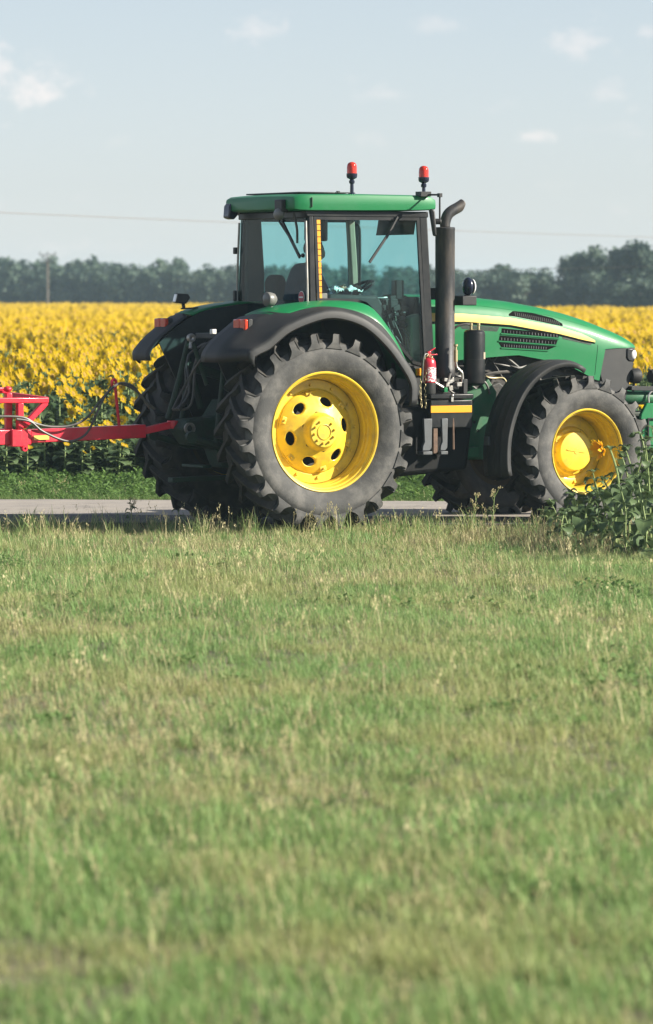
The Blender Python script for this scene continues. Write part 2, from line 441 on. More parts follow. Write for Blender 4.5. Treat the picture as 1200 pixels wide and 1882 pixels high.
# scattering of uncountable plants with geometry nodes
def scatter(name, pts, rots, scls, idx, sources, label, cat):
    me = bpy.data.meshes.new(name)
    me.from_pydata([tuple(p) for p in pts], [], [])
    a = me.attributes.new('rot', 'FLOAT_VECTOR', 'POINT'); a.data.foreach_set('vector', np.asarray(rots, dtype=np.float32).ravel())
    a = me.attributes.new('scl', 'FLOAT_VECTOR', 'POINT'); a.data.foreach_set('vector', np.asarray(scls, dtype=np.float32).ravel())
    a = me.attributes.new('idx', 'INT', 'POINT'); a.data.foreach_set('value', np.asarray(idx, dtype=np.int32))
    o = bpy.data.objects.new(name, me); COL.objects.link(o)
    col = bpy.data.collections.new(name + '_kinds')
    for i, src in enumerate(sources):
        so = bpy.data.objects.new('%s_kind_%02d' % (name, i), src); col.objects.link(so)
    g = bpy.data.node_groups.new(name + '_scatter', 'GeometryNodeTree')
    g.interface.new_socket('Geometry', in_out='INPUT', socket_type='NodeSocketGeometry')
    g.interface.new_socket('Geometry', in_out='OUTPUT', socket_type='NodeSocketGeometry')
    n, l = g.nodes, g.links
    gi, go = n.new('NodeGroupInput'), n.new('NodeGroupOutput')
    ci = n.new('GeometryNodeCollectionInfo'); ci.inputs['Collection'].default_value = col
    ci.inputs['Separate Children'].default_value = True; ci.inputs['Reset Children'].default_value = True
    ip = n.new('GeometryNodeInstanceOnPoints'); ip.inputs['Pick Instance'].default_value = True
    def attr(nm, ty):
        q = n.new('GeometryNodeInputNamedAttribute'); q.data_type = ty; q.inputs['Name'].default_value = nm
        return q.outputs['Attribute']
    e2r = n.new('FunctionNodeEulerToRotation')
    l.new(attr('rot', 'FLOAT_VECTOR'), e2r.inputs[0])
    l.new(gi.outputs[0], ip.inputs['Points']); l.new(ci.outputs[0], ip.inputs['Instance'])
    l.new(e2r.outputs[0], ip.inputs['Rotation']); l.new(attr('scl', 'FLOAT_VECTOR'), ip.inputs['Scale'])
    l.new(attr('idx', 'INT'), ip.inputs['Instance Index'])
    l.new(ip.outputs[0], go.inputs[0])
    md = o.modifiers.new('scatter', 'NODES'); md.node_group = g
    tag(o, label, cat, kind='stuff')
    return o

def vnoise(x, y, seed=0):
    """smooth value noise in numpy"""
    rs = np.random.RandomState(seed); T = rs.rand(256, 256)
    xi, yi = np.floor(x).astype(int), np.floor(y).astype(int)
    fx, fy = x - xi, y - yi
    fx, fy = fx * fx * (3 - 2 * fx), fy * fy * (3 - 2 * fy)
    g = lambda i, j: T[i % 256, j % 256]
    return (g(xi, yi) * (1 - fx) + g(xi + 1, yi) * fx) * (1 - fy) + (g(xi, yi + 1) * (1 - fx) + g(xi + 1, yi + 1) * fx) * fy
# ------------------------------------------------------------------ ground and road
ROAD_S = -.105                                  # the road comes slightly nearer to the right
def gz(x, y):
    """height of the meadow: gentle humps in front of the road, level beyond"""
    m = np.clip((48.0 - y) / 3.0, 0, 1)
    return -.05 + m * (.075 * (vnoise(x * .35 + 40, y * .22 + 3, 5) - .5) + .03 * (vnoise(x * 1.3 + 9, y * 1.1, 6) - .5))

def road_near(x): return 48.95 + ROAD_S * x
def road_far(x): return 54.45 + ROAD_S * x

def ground_mat():
    m, n, l, bs, out = new_mat('meadow_soil')
    ge = n.new('ShaderNodeNewGeometry')
    no = n.new('ShaderNodeTexNoise'); no.inputs['Scale'].default_value = .8; no.inputs['Detail'].default_value = 8
    l.new(ge.outputs['Position'], no.inputs['Vector'])
    cr = n.new('ShaderNodeValToRGB')
    cr.color_ramp.elements[0].position = .3; cr.color_ramp.elements[0].color = (.085, .105, .04, 1)
    cr.color_ramp.elements[1].position = .7; cr.color_ramp.elements[1].color = (.15, .125, .075, 1)
    l.new(no.outputs['Fac'], cr.inputs['Fac']); l.new(cr.outputs['Color'], bs.inputs['Base Color'])
    bs.inputs['Roughness'].default_value = .95
    n2 = n.new('ShaderNodeTexNoise'); n2.inputs['Scale'].default_value = 25; n2.inputs['Detail'].default_value = 5
    l.new(ge.outputs['Position'], n2.inputs['Vector'])
    b = n.new('ShaderNodeBump'); b.inputs['Strength'].default_value = .8; b.inputs['Distance'].default_value = .05
    l.new(n2.outputs['Fac'], b.inputs['Height']); l.new(b.outputs['Normal'], bs.inputs['Normal'])
    return m
xs = np.concatenate([[-1500, -700, -300, -120, -60, -30], np.linspace(-14, 14, 57), [30, 60, 120, 300, 700, 1500]])
ys = np.concatenate([[-1500, -500, -120, -30, -8], np.linspace(2, 50, 97), [56, 62, 80, 120, 200, 320, 480, 700, 1000, 1500]])
gx, gy = np.meshgrid(xs, ys)
gzv = gz(gx, gy)
b = MB(); b.grid([[(gx[i, j], gy[i, j], gzv[i, j]) for j in range(len(xs))] for i in range(len(ys))])
tag(b.build('ground', ground_mat(), angle=180), kind='structure')

def road_mat():
    m, n, l, bs, out = new_mat('dusty_road_concrete')
    ge = n.new('ShaderNodeNewGeometry')
    no = n.new('ShaderNodeTexNoise'); no.inputs['Scale'].default_value = 1.4; no.inputs['Detail'].default_value = 9; no.inputs['Roughness'].default_value = .7
    l.new(ge.outputs['Position'], no.inputs['Vector'])
    cr = n.new('ShaderNodeValToRGB')
    cr.color_ramp.elements[0].position = .3; cr.color_ramp.elements[0].color = (.21, .19, .175, 1)
    cr.color_ramp.elements[1].position = .7; cr.color_ramp.elements[1].color = (.34, .30, .255, 1)
    l.new(no.outputs['Fac'], cr.inputs['Fac'])
    vo = n.new('ShaderNodeTexVoronoi'); vo.feature = 'DISTANCE_TO_EDGE'; vo.inputs['Scale'].default_value = .55
    n3 = n.new('ShaderNodeTexNoise'); n3.inputs['Scale'].default_value = 2.5; n3.inputs['Detail'].default_value = 5
    l.new(ge.outputs['Position'], n3.inputs['Vector'])
    va = n.new('ShaderNodeVectorMath'); va.operation = 'ADD'
    l.new(ge.outputs['Position'], va.inputs[0]); l.new(n3.outputs['Color'], va.inputs[1]); l.new(va.outputs[0], vo.inputs['Vector'])
    mr = n.new('ShaderNodeMapRange'); mr.inputs['From Max'].default_value = .014; mr.inputs['To Min'].default_value = .45; mr.inputs['To Max'].default_value = 1
    l.new(vo.outputs['Distance'], mr.inputs['Value'])
    mu = n.new('ShaderNodeMixRGB'); mu.blend_type = 'MULTIPLY'; mu.inputs['Fac'].default_value = 1
    l.new(cr.outputs['Color'], mu.inputs['Color1']); l.new(mr.outputs['Result'], mu.inputs['Color2'])
    l.new(mu.outputs['Color'], bs.inputs['Base Color'])
    bs.inputs['Roughness'].default_value = .9
    n2 = n.new('ShaderNodeTexNoise'); n2.inputs['Scale'].default_value = 60; n2.inputs['Detail'].default_value = 4
    l.new(ge.outputs['Position'], n2.inputs['Vector'])
    bb = n.new('ShaderNodeBump'); bb.inputs['Strength'].default_value = .5; bb.inputs['Distance'].default_value = .01
    l.new(n2.outputs['Fac'], bb.inputs['Height']); l.new(bb.outputs['Normal'], bs.inputs['Normal'])
    return m
M['road'] = road_mat()
M['road_shade'] = pmat('painted_road_shade', (.045, .043, .042), .85, dirt=(.08, .07, .06), amt=.6, scale=3, bump=.5, bscale=30)  # road colour darkened by hand to deepen the tractor's shadow
rx = np.concatenate([[-400, -150, -60, -25], np.linspace(-9, 9, 73), [25, 60, 150, 400]])
rng = np.random.RandomState(3)
top, fr_t, fr_b = [], [], []
jit = rng.normal(0, .012, len(rx)); jit2 = rng.normal(0, .05, len(rx))
rows = [[], [], [], []]
for i, x in enumerate(rx):
    yn = road_near(x) + jit[i]; yf = road_far(x) + jit2[i]
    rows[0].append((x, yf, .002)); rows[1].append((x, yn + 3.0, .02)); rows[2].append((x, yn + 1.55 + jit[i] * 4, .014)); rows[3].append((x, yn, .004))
b = MB(); b.grid(rows[:3]); b.grid(rows[2:], mi=1)      # pale worn lane, near strip darkened to deepen the tractor's shadow
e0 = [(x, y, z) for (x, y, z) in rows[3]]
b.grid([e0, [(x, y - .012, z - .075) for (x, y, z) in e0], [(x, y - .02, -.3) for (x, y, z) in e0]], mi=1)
tag(b.build('road', ['road', 'road_shade'], angle=50), kind='structure')

# ------------------------------------------------------------------ grass kinds
def blade(b, x, y, h, w, az, lean, curl, mi=0, segs=3):
    d = Vector((math.cos(az), math.sin(az), 0)); sd = Vector((-d.y, d.x, 0))
    vs_ = []; p = Vector((x, y, 0)); a = lean
    L = h / segs
    for i in range(segs):
        ww = w * (1 - .75 * (i / segs) ** 1.5) / 2
        vs_ += [p - sd * ww, p + sd * ww]
        p = p + (d * math.sin(a) + Vector((0, 0, 1)) * math.cos(a)) * L
        a += curl
    vs_.append(p)
    fs_ = [(2 * i, 2 * i + 1, 2 * i + 3, 2 * i + 2) for i in range(segs - 1)]
    k = 2 * (segs - 1); fs_.append((k, k + 1, k + 2))
    b.add(vs_, fs_, mi)
def tuft(seed, n, rad, h0, h1, w, mats, mix, lean=.35):
    rg = random.Random(seed); b = MB()
    for _ in range(n):
        r = rad * math.sqrt(rg.random()); t = rg.random() * 2 * PI
        mi = 0
        q = rg.random()
        for k, pr in enumerate(mix):
            if q < pr: mi = k; break
            q -= pr
        az = rg.random() * 2 * PI
        blade(b, r * math.cos(t), r * math.sin(t), rg.uniform(h0, h1), w * rg.uniform(.7, 1.3), az, abs(rg.gauss(0, lean)), rg.uniform(.05, .45), mi)
    return b.mesh('grass_tuft', mats, smooth=False, fix=False)
def stalk_tuft(seed, n, h0, h1, mats):
    """thin seed stalks with a small plume"""
    rg = random.Random(seed); b = MB()
    for _ in range(n):
        x, y = rg.gauss(0, .05), rg.gauss(0, .05); h = rg.uniform(h0, h1); az = rg.random() * 2 * PI; ln = abs(rg.gauss(0, .16))
        blade(b, x, y, h, .0045, az, ln, .06, 0, 4)
        tip = Vector((x + math.cos(az) * math.sin(ln + .1) * h * .93, y + math.sin(az) * math.sin(ln + .1) * h * .93, h * .92 * math.cos(ln + .08)))
        for k in range(5):
            a2 = rg.random() * 2 * PI
            q = tip + Vector((math.cos(a2) * .012, math.sin(a2) * .012, rg.uniform(-.06, .015)))
            b.add([q, q + Vector((.006 * math.cos(a2), .006 * math.sin(a2), .028)), q + Vector((.008, -.004, .014))], [(0, 1, 2)], 0)
    return b.mesh('seed_stalk', mats, smooth=False, fix=False)
def leafy(seed, n, rad, h, ls, mats, mix=(1,)):
    """low broad-leaved weeds"""
    rg = random.Random(seed); b = MB()
    for _ in range(n):
        r = rad * math.sqrt(rg.random()); t = rg.random() * 2 * PI
        z = rg.uniform(.02, h) * (1 - .5 * (r / rad) ** 2)
        c = Vector((r * math.cos(t), r * math.sin(t), z))
        a2 = rg.random() * 2 * PI; tl = rg.uniform(-.3, .9); s_ = ls * rg.uniform(.6, 1.3)
        d = Vector((math.cos(a2) * math.cos(tl), math.sin(a2) * math.cos(tl), math.sin(tl))); sd = Vector((-math.sin(a2), math.cos(a2), rg.uniform(-.4, .4))) * .33
        mi = 0 if (len(mix) == 1 or rg.random() < mix[0]) else 1
        b.add([c, c + d * s_ * .5 + sd * s_, c + d * s_, c + d * s_ * .5 - sd * s_], [(0, 1, 2, 3)], mi)
    return b.mesh('weed_leaves', mats, smooth=False, fix=False)

kinds = []
for i in range(5): kinds.append(tuft(10 + i, 30, .085, .05, .125, .0046, ['grass', 'straw', 'weed'], (.84, .10, .06)))       # 0-4 green
for i in range(3): kinds.append(tuft(30 + i, 28, .085, .05, .13, .0042, ['grass', 'straw', 'brown_straw'], (.36, .52, .12), .5))  # 5-7 dry
for i in range(2): kinds.append(leafy(50 + i, 34, .10, .075, .042, ['weed']))                                              # 8-9 broad leaves
for i in range(3): kinds.append(tuft(60 + i, 26, .09, .14, .30, .0055, ['grass', 'straw', 'weed'], (.62, .22, .16), .28))   # 10-12 long edge grass
for i in range(3): kinds.append(stalk_tuft(70 + i, 5, .16, .36, ['straw']))                                                # 13-15 seed stalks
for i in range(2): kinds.append(tuft(80 + i, 28, .09, .10, .26, .005, ['brown_straw', 'straw', 'grass'], (.55, .3, .15), .45))  # 16-17 dead
kinds.append(leafy(53, 9, .06, .11, .016, ['petal_pale' if 'petal_pale' in M else 'straw']))                                # 18 specks

rs = np.random.RandomState(11)
Y = np.arange(12.8, 50.2, .1)
pts = []
for y in Y:
    hw = .069 * y + 2.6
    dens = 62 if y > 24 else 74
    k = int(2 * hw * .1 * dens)
    pts.append(np.stack([rs.uniform(-hw, hw, k), y + rs.uniform(0, .1, k)], 1))
P = np.concatenate(pts)
P = P[P[:, 1] < road_near(P[:, 0]) - .02 + rs.normal(0, .05, len(P))]
x, y = P[:, 0], P[:, 1]
n1 = vnoise(x * .9, y * .42 + 7, 21); n2 = vnoise(x * 2.4 + 3, y * 1.1, 22); n3 = vnoise(x * .33 + 5, y * .17, 23)
dry = .50 * n1 + .28 * n2 + .22 * n3
dry = dry + .20 * np.clip((y - 41) / 6, 0, 1) - .10 * np.clip((27 - y) / 9, 0, 1)
idx = rs.randint(0, 5, len(P))
pd = np.clip((dry - .52) / .24, .03, .85)
isd = rs.rand(len(P)) < pd
idx[isd] = 5 + rs.randint(0, 3, isd.sum())
wd = vnoise(x * 1.1 + 50, y * .6 + 9, 24)
isw = (rs.rand(len(P)) < np.clip((wd - .72) * .6, .006, .07))
idx[isw] = 8 + rs.randint(0, 2, isw.sum())
edge = np.clip((y - (road_near(x) - 2.6)) / 1.6, 0, 1)
last_ = np.clip((y - (48.05 - .14 * (x + .6))) / .3, 0, 1)
ise = rs.rand(len(P)) < edge * .30
idx[ise] = 10 + rs.randint(0, 3, ise.sum())
iss = rs.rand(len(P)) < (.03 + .055 * edge)
idx[iss] = 13 + rs.randint(0, 3, iss.sum())
# dead brown grass round the sunflower clump by the front wheel
bd = np.exp(-(((x - 1.95) / .75) ** 2 + ((y - 46.6) / 2.0) ** 2))
isb = rs.rand(len(P)) < bd * .6
idx[isb] = 16 + rs.randint(0, 2, isb.sum())
hs_ = vnoise(x * .6 + 70, y * .3, 25)
s = rs.uniform(.75, 1.25, len(P)) * (.72 + .55 * hs_)
s = np.where(idx >= 13, rs.uniform(.6, 1.0, len(P)), s)
s = s * (1 - .50 * last_)
rots = np.stack([rs.normal(0, .08, len(P)), rs.normal(0, .08, len(P)), rs.uniform(0, 2 * PI, len(P))], 1)
scl = np.stack([s * 1.1, s * 1.1, s], 1)
pz = gz(x, y) - .004
scatter('meadow_grass', np.stack([x, y, pz], 1), rots, scl, idx, kinds, 'short sunlit meadow grass, green mixed with dry straw, in front of the road', 'grass')

# verge beyond the road: lush low weeds
vk = [leafy(90, 60, .14, .20, .060, ['lush', 'weed'], (.7, .3)), leafy(91, 70, .15, .30, .07, ['lush', 'weed'], (.6, .4)), leafy(92, 55, .13, .15, .05, ['lush', 'weed'], (.8, .2)),
      tuft(93, 30, .10, .12, .32, .007, ['lush', 'weed', 'straw'], (.6, .3, .1)), stalk_tuft(94, 6, .2, .4, ['straw'])]
vp = []
k = 5200
vx = rs.uniform(-8.2, 8.2, k); vy = road_far(vx) - .06 + rs.uniform(0, 1, k) ** 1.1 * 5.6
vi = rs.choice(5, k, p=[.28, .24, .28, .17, .03])
t_ = (vy - road_far(vx)) / 5.6
vsz = rs.uniform(.5, 1.0, k) * (.48 + .50 * np.clip(t_ * 1.6, 0, 1))
vi = np.where(t_ < .05, 3, vi)
vsz = np.where(t_ < .05, .5, vsz)
scatter('verge_weeds', np.stack([vx, vy, np.full(k, -.052)], 1), np.stack([rs.normal(0, .08, k), rs.normal(0, .08, k), rs.uniform(0, 6.28, k)], 1),
        np.stack([vsz] * 3, 1), vi, vk, 'strip of lush green weeds between the road and the sunflowers', 'weeds')

# ------------------------------------------------------------------ sunflowers
def sf_leaf(b, base, az, L, W, droop, mi=0, fold=.25):
    """heart-shaped drooping leaf on a petiole, 12 triangles"""
    d = Vector((math.cos(az), math.sin(az), 0)); sd = Vector((-d.y, d.x, 0)); up = Vector((0, 0, 1))
    rows_ = []; p = Vector(base) + d * L * .28 + up * L * .12; a = .25
    prof = (.55, 1.0, .78, .42, .0)
    for i, w_ in enumerate(prof):
        hw_ = W * .5 * w_
        rows_.append([p - sd * hw_ - up * hw_ * -fold, p.copy(), p + sd * hw_ + up * hw_ * fold])
        p = p + (d * math.cos(a) + up * math.sin(a)) * (L * .24)
        a -= droop
    b.grid(rows_, mi)
    b.add([Vector(base) - sd * .008, Vector(base) + sd * .008, rows_[0][1] + sd * .005, rows_[0][1] - sd * .005], [(0, 1, 2, 3)], mi)
def sf_head(b, c, nrm, r, seed, mp=0, mc=1, mg=2, petals=13, cup=.25, rows2=False):
    """disc with a ring of separate petals"""
    rg = random.Random(seed)
    nrm = Vector(nrm).normalized(); a = nrm.cross(Vector((0, 0, 1)))
    if a.length < .05: a = nrm.cross(Vector((1, 0, 0)))
    a.normalize(); e = nrm.cross(a); c = Vector(c)
    rd = r * .42; k = 9
    ring = [c + (a * math.cos(2 * PI * j / k) + e * math.sin(2 * PI * j / k)) * rd for j in range(k)]
    b.add(ring + [c + nrm * rd * .28], [(j, (j + 1) % k, k) for j in range(k)], mc)
    b.add(ring + [c - nrm * rd * .55], [((j + 1) % k, j, k) for j in range(k)], mg)
    for lay in range(2 if rows2 else 1):
        for j in range(petals):
            t = 2 * PI * (j + .5 * lay + rg.uniform(-.2, .2)) / petals
            o = a * math.cos(t) + e * math.sin(t); sd = e * math.cos(t) - a * math.sin(t)
            rr = r * rg.uniform(.85, 1.12); cu = cup * rg.uniform(.2, 1.8) + .12 * lay; pw = r * .20
            p0 = c + o * rd * .85; pm = c + o * (rd + rr) * .52 + nrm * cu * r * .35; pt = c + o * rr + nrm * cu * r * .6
            b.add([p0 - sd * pw * .6, p0 + sd * pw * .6, pm + sd * pw, pt, pm - sd * pw], [(0, 1, 2, 4), (4, 2, 3)], mp)
def sf_field_plant(seed, h):
    """stem+leaves mesh and head mesh of one field sunflower"""
    rg = random.Random(seed)
    lean = rg.uniform(.02, .08); la = rg.uniform(0, 6.28)
    tip = Vector((math.cos(la) * lean, math.sin(la) * lean, h * .97))
    st = MB(); st.tube([(0, 0, 0), tip * .5 + Vector((0, 0, 0)), tip], [.014, .012, .008], 4, cap=False)
    fo = MB(); nL = 17
    for i in range(nL):
        f = .06 + .88 * i / nL
        L = .20 * (1.15 - .55 * abs(f - .5)) * rg.uniform(.8, 1.2)
        sf_leaf(fo, tip * f, i * 2.4 + rg.uniform(-.4, .4), L, L * .85, rg.uniform(.25, .6))
    hd = MB()
    # the heads look towards the light, most of them half turned to the road
    az = rg.gauss(R(-48), R(30)); tl = rg.uniform(R(8), R(55))
    nrm = (math.cos(az) * math.cos(tl), math.sin(az) * math.cos(tl), math.sin(tl))
    r = rg.uniform(.056, .086)
    sf_head(hd, tip + Vector(nrm) * .03, nrm, r, seed, cup=.35)
    side = MB()
    if rg.random() < .5:
        n2_ = Vector((math.cos(az + 1.2), math.sin(az + 1.2), .5))
        sf_head(side, tip * .86 + Vector((.08 * math.cos(az + 1), .08 * math.sin(az + 1), 0)), n2_, r * .7, seed + 5, petals=10)
    return st, fo, hd, side
NV = 9
sf_meshes = []; sf_joined = []
for v in range(NV):
    h = 1.0
    st, fo, hd, side = sf_field_plant(200 + v, h)
    sf_meshes.append((st.mesh('sunflower_stem', 'sfstem', fix=False), fo.mesh('sunflower_foliage', 'sfleaf', smooth=False, fix=False),
                      hd.mesh('sunflower_head', ['petal', 'disc', 'sfleaf'], smooth=False, fix=False)))
    j = MB()
    for src, off in ((st, 0), (fo, 1), (hd, 2), (side, 2)):
        o_ = len(j.v); j.v += src.v; j.f += [tuple(i + o_ for i in f) for f in src.f]; j.mi += [m_ + off for m_ in src.mi]
    me = j.mesh('sunflower', ['sfstem', 'sfleaf', 'petal', 'disc', 'sfleaf'], smooth=False, fix=False)
    sf_joined.append(me)
# lighter far kind: foliage mass plus head
far_kinds = []
for v in range(5):
    rg = random.Random(400 + v); b = MB()
    for i in range(7):
        sf_leaf(b, (0, 0, .35 + .08 * i), i * 2.4, .24, .2, .4, 0)
    az = rg.gauss(R(-50), R(30)); tl = rg.uniform(R(10), R(50))
    sf_head(b, (0, 0, 1.0), (math.cos(az) * math.cos(tl), math.sin(az) * math.cos(tl), math.sin(tl)), .15, v, 1, 2, 0, petals=9, cup=.4)
    far_kinds.append(b.mesh('far_sunflower', ['sfleaf', 'petal', 'disc'], smooth=False, fix=False))

def field_far(x, y):
    """the field runs farther back on the left than on the right"""
    s_ = x / y / .069
    return 400 - 78 * np.clip(s_, -1.6, 1.6)
def field_near(x): return 59.2 + ROAD_S * x
FH = lambda x, y: 1.02 + .30 * vnoise(x * .5, y * .25, 31) + .14 * vnoise(x * 1.7, y * .9, 32)
rs = np.random.RandomState(77)
pp = []
for y0, y1, dens in ((58, 75, 13.0), (75, 110, 10.0), (110, 180, 6.5), (180, 300, 4.2), (300, 540, 2.8)):
    step = 1.0
    for y in np.arange(y0, y1, step):
        hw = .069 * y + 3.5
        k = int(2 * hw * step * dens)
        pp.append(np.stack([rs.uniform(-hw, hw, k), y + rs.uniform(0, step, k)], 1))
P = np.concatenate(pp)
ok = (P[:, 1] > field_near(P[:, 0]) + rs.normal(0, .12, len(P))) & (P[:, 1] < field_far(P[:, 0], P[:, 1]))
P = P[ok]
hh = FH(P[:, 0], P[:, 1]) * rs.uniform(.78, 1.12, len(P))
# plants at the margin are shorter and branch lower
mg_ = np.clip((P[:, 1] - field_near(P[:, 0])) / 3.0, 0, 1)
hh *= .45 + .55 * mg_ ** .75
# the 300 that show largest in the picture: the open gap at the left, nearest rows first
inpix = 600 + 8700 * P[:, 0] / P[:, 1]
vis = ((inpix > -30) & (inpix < 300)) | ((inpix > 1150) & (inpix < 1235))
cand = np.where(vis)[0]
cand = cand[np.argsort(P[cand, 1])][:300]
root = None
for q, i in enumerate(cand):
    v = rs.randint(NV); st, fo, hd = sf_meshes[v]
    e = empty('field_sunflower', (P[i, 0], P[i, 1], -.05), rs.normal(0, .35))
    e.scale = (.95, .95, hh[i])
    tag(e, 'yellow-headed sunflower in the front rows of the field beyond the road', 'sunflower', 'front-row sunflowers beyond the road')
    link('stem', st, e); link('foliage', fo, e); link('flower_head', hd, e)
mask = np.ones(len(P), bool); mask[cand] = False
Q = P[mask]; qh = hh[mask]
fidx = np.where(Q[:, 1] < 130, rs.randint(0, NV, len(Q)), NV + rs.randint(0, 5, len(Q)))
rz = rs.normal(0, .35, len(Q))
fs = np.where(Q[:, 1] < 130, 1.0, np.clip(.92 + (Q[:, 1] - 130) / 330, .92, 1.5))
scatter('sunflower_field', np.stack([Q[:, 0], Q[:, 1], np.full(len(Q), -.05)], 1), np.stack([np.zeros(len(Q)), np.zeros(len(Q)), rz], 1),
        np.stack([fs, fs, qh], 1), fidx, sf_joined + far_kinds, 'dense field of yellow sunflowers stretching back to the trees', 'sunflower field')

# ------------------------------------------------------------------ trees along the far edge
def make_crown(seed, h, rad, base, n, leaf, lobes=7, mat='crown'):
    rg = random.Random(seed); b = MB(); L = []
    for i in range(lobes):
        t = rg.random() * 2 * PI; rr = rad * .55 * math.sqrt(rg.random())
        zz = base + (h - base) * rg.uniform(.12, .80)
        taper = 1.0 - .45 * ((zz - base) / (h - base))
        L.append((Vector((rr * math.cos(t) * taper, rr * math.sin(t) * taper, zz)), rad * rg.uniform(.38, .62) * taper, (h - base) * rg.uniform(.16, .28)))
    L.append((Vector((rg.uniform(-.2, .2), 0, h - (h - base) * .2)), rad * .45, (h - base) * .22))
    for i in range(n):
        c, r, rz_ = L[rg.randrange(len(L))]
        d = Vector((rg.gauss(0, 1), rg.gauss(0, 1), rg.gauss(0, 1))).normalized()
        q = rg.random() ** .45
        p = c + Vector((d.x * r * q, d.y * r * q, d.z * rz_ * q))
        if p.z < base * .6: continue
        s_ = leaf * rg.uniform(.55, 1.35)
        u = (d + Vector((rg.gauss(0, .6), rg.gauss(0, .6), rg.gauss(0, .6)))).normalized()
        a = u.cross(Vector((0, 0, 1)));
        if a.length < .1: a = Vector((1, 0, 0))
        a.normalize(); e = u.cross(a)
        b.add([p + a * s_, p + e * s_ * .7, p - a * s_ * .9, p - e * s_ * .75 + u * s_ * .3], [(0, 1, 2, 3)])
    return b.mesh('tree_crown', mat, smooth=False, fix=False)
def make_trunk(seed, h, rad):
    rg = random.Random(seed); b = MB()
    pts_ = [(0, 0, -.1), (rg.uniform(-.1, .1), rg.uniform(-.1, .1), h * .35), (rg.uniform(-.25, .25), rg.uniform(-.2, .2), h * .85)]
    b.tube(smooth_path(pts_, 3), [.17 - .014 * i for i in range(7)], 7)
    for i in range(5):
        z0 = h * rg.uniform(.2, .6); t = rg.random() * 6.28
        b.tube([(0, 0, z0), (math.cos(t) * rad * .3, math.sin(t) * rad * .3, z0 + h * .13), (math.cos(t) * rad * .62, math.sin(t) * rad * .62, z0 + h * .2)], [.07, .05, .02], 5)
    return b.mesh('tree_trunk', 'bark')
TK = []
for v in range(7):
    mt = 'crown' if v % 3 else 'crown_d'
    TK.append((make_crown(500 + v, 1.0 * 5.6, 2.3, .25, 2300, .23, 13, mt), make_trunk(500 + v, 5.6, 2.3)))
rg = random.Random(9)
def tree(px, Yd, top_y, kind, wide, label, group=None, meshes=None):
    X = (px - 600) / 8700 * Yd
    hgt = CAM_H + .05 + (540 - top_y) / 8700 * Yd
    e = empty('tree', (X, Yd, -.05), rg.uniform(0, 6.28))
    c, t = (meshes or TK)[kind]
    sc_ = hgt / 5.6
    e.scale = (sc_ * wide, sc_ * wide, sc_)
    link('crown', c, e); link('trunk', t, e)
    tag(e, label, 'tree', group)
    return e
def base_y(px):  # far edge of the field by direction
    return float(400 - 78 * np.clip((px - 600) / 600, -1.6, 1.6))
G1 = 'trees of the hedge along the far edge of the field'
L1 = 'grey-green bushy tree in the low hedge behind the sunflower field, left of the cab'
L2 = 'grey-green bushy tree in the low hedge behind the sunflower field, right of the exhaust'
L3 = 'grey-green bushy tree in the hedge seen through the cab windows'
px = -70
while px < 1290:
    top = np.interp(px, [-70, 0, 35, 60, 110, 150, 170, 290, 360, 440, 620, 800, 900, 960, 1000, 1060, 1290],
                        [470, 472, 466, 478, 480, 476, 486, 480, 484, 488, 490, 490, 491, 490, 498, 500, 500])
    for row in range(3):
        Yd = base_y(px) + 6 + row * 4.5 + rg.uniform(-1.2, 1.2)
        pj = px + rg.uniform(-14, 14) + row * 15
        lab = L1 if pj < 430 else (L3 if pj < 800 else L2)
        grp = G1 + (' left of the cab' if pj < 430 else (' behind the cab' if pj < 800 else ' right of the exhaust'))
        tree(pj, Yd, top + 1 + rg.uniform(-6, 9) + (14, 4, 0)[row], rg.randrange(7), rg.uniform(1.0, 1.45), lab, grp)
    px += 42
# taller open trees at the right
TT = [(make_crown(700 + v, 5.6, (2.1, 2.7, 2.3, 2.9)[v], (1.9, 1.7, 2.4, 1.9)[v], 2300, .20, (11, 14, 10, 16)[v], 'crown_d' if v % 2 else 'crown'), make_trunk(700 + v, 5.6, 1.9)) for v in range(4)]
for (pxx, ty, k_, wd_, lab) in ((1046, 474, 1, .62, 'low leading tree at the left end of the taller clump at the right'),
                               (1070, 460, 0, .80, 'small rounded tree rising above the hedge near the left end of the taller clump'),
                               (1102, 452, 3, .74, 'round-topped taller tree left of the gap in the clump at the right'),
                               (1140, 458, 2, .70, 'lower open tree in the gap between the tallest trees at the right'),
                               (1174, 447, 1, .82, 'tallest grey-green tree above the hedge at the right edge'),
                               (1215, 453, 3, .85, 'tall grey-green tree cut by the right edge of the picture')):
    tree(pxx, base_y(pxx) + 16 + 3 * (k_ % 2), ty, k_, wd_, lab, 'taller trees at the right', TT)
tree(955, base_y(955) - 6, 512, 2, 1.15, 'rounded olive-brown bush standing in front of the hedge right of the exhaust', None)

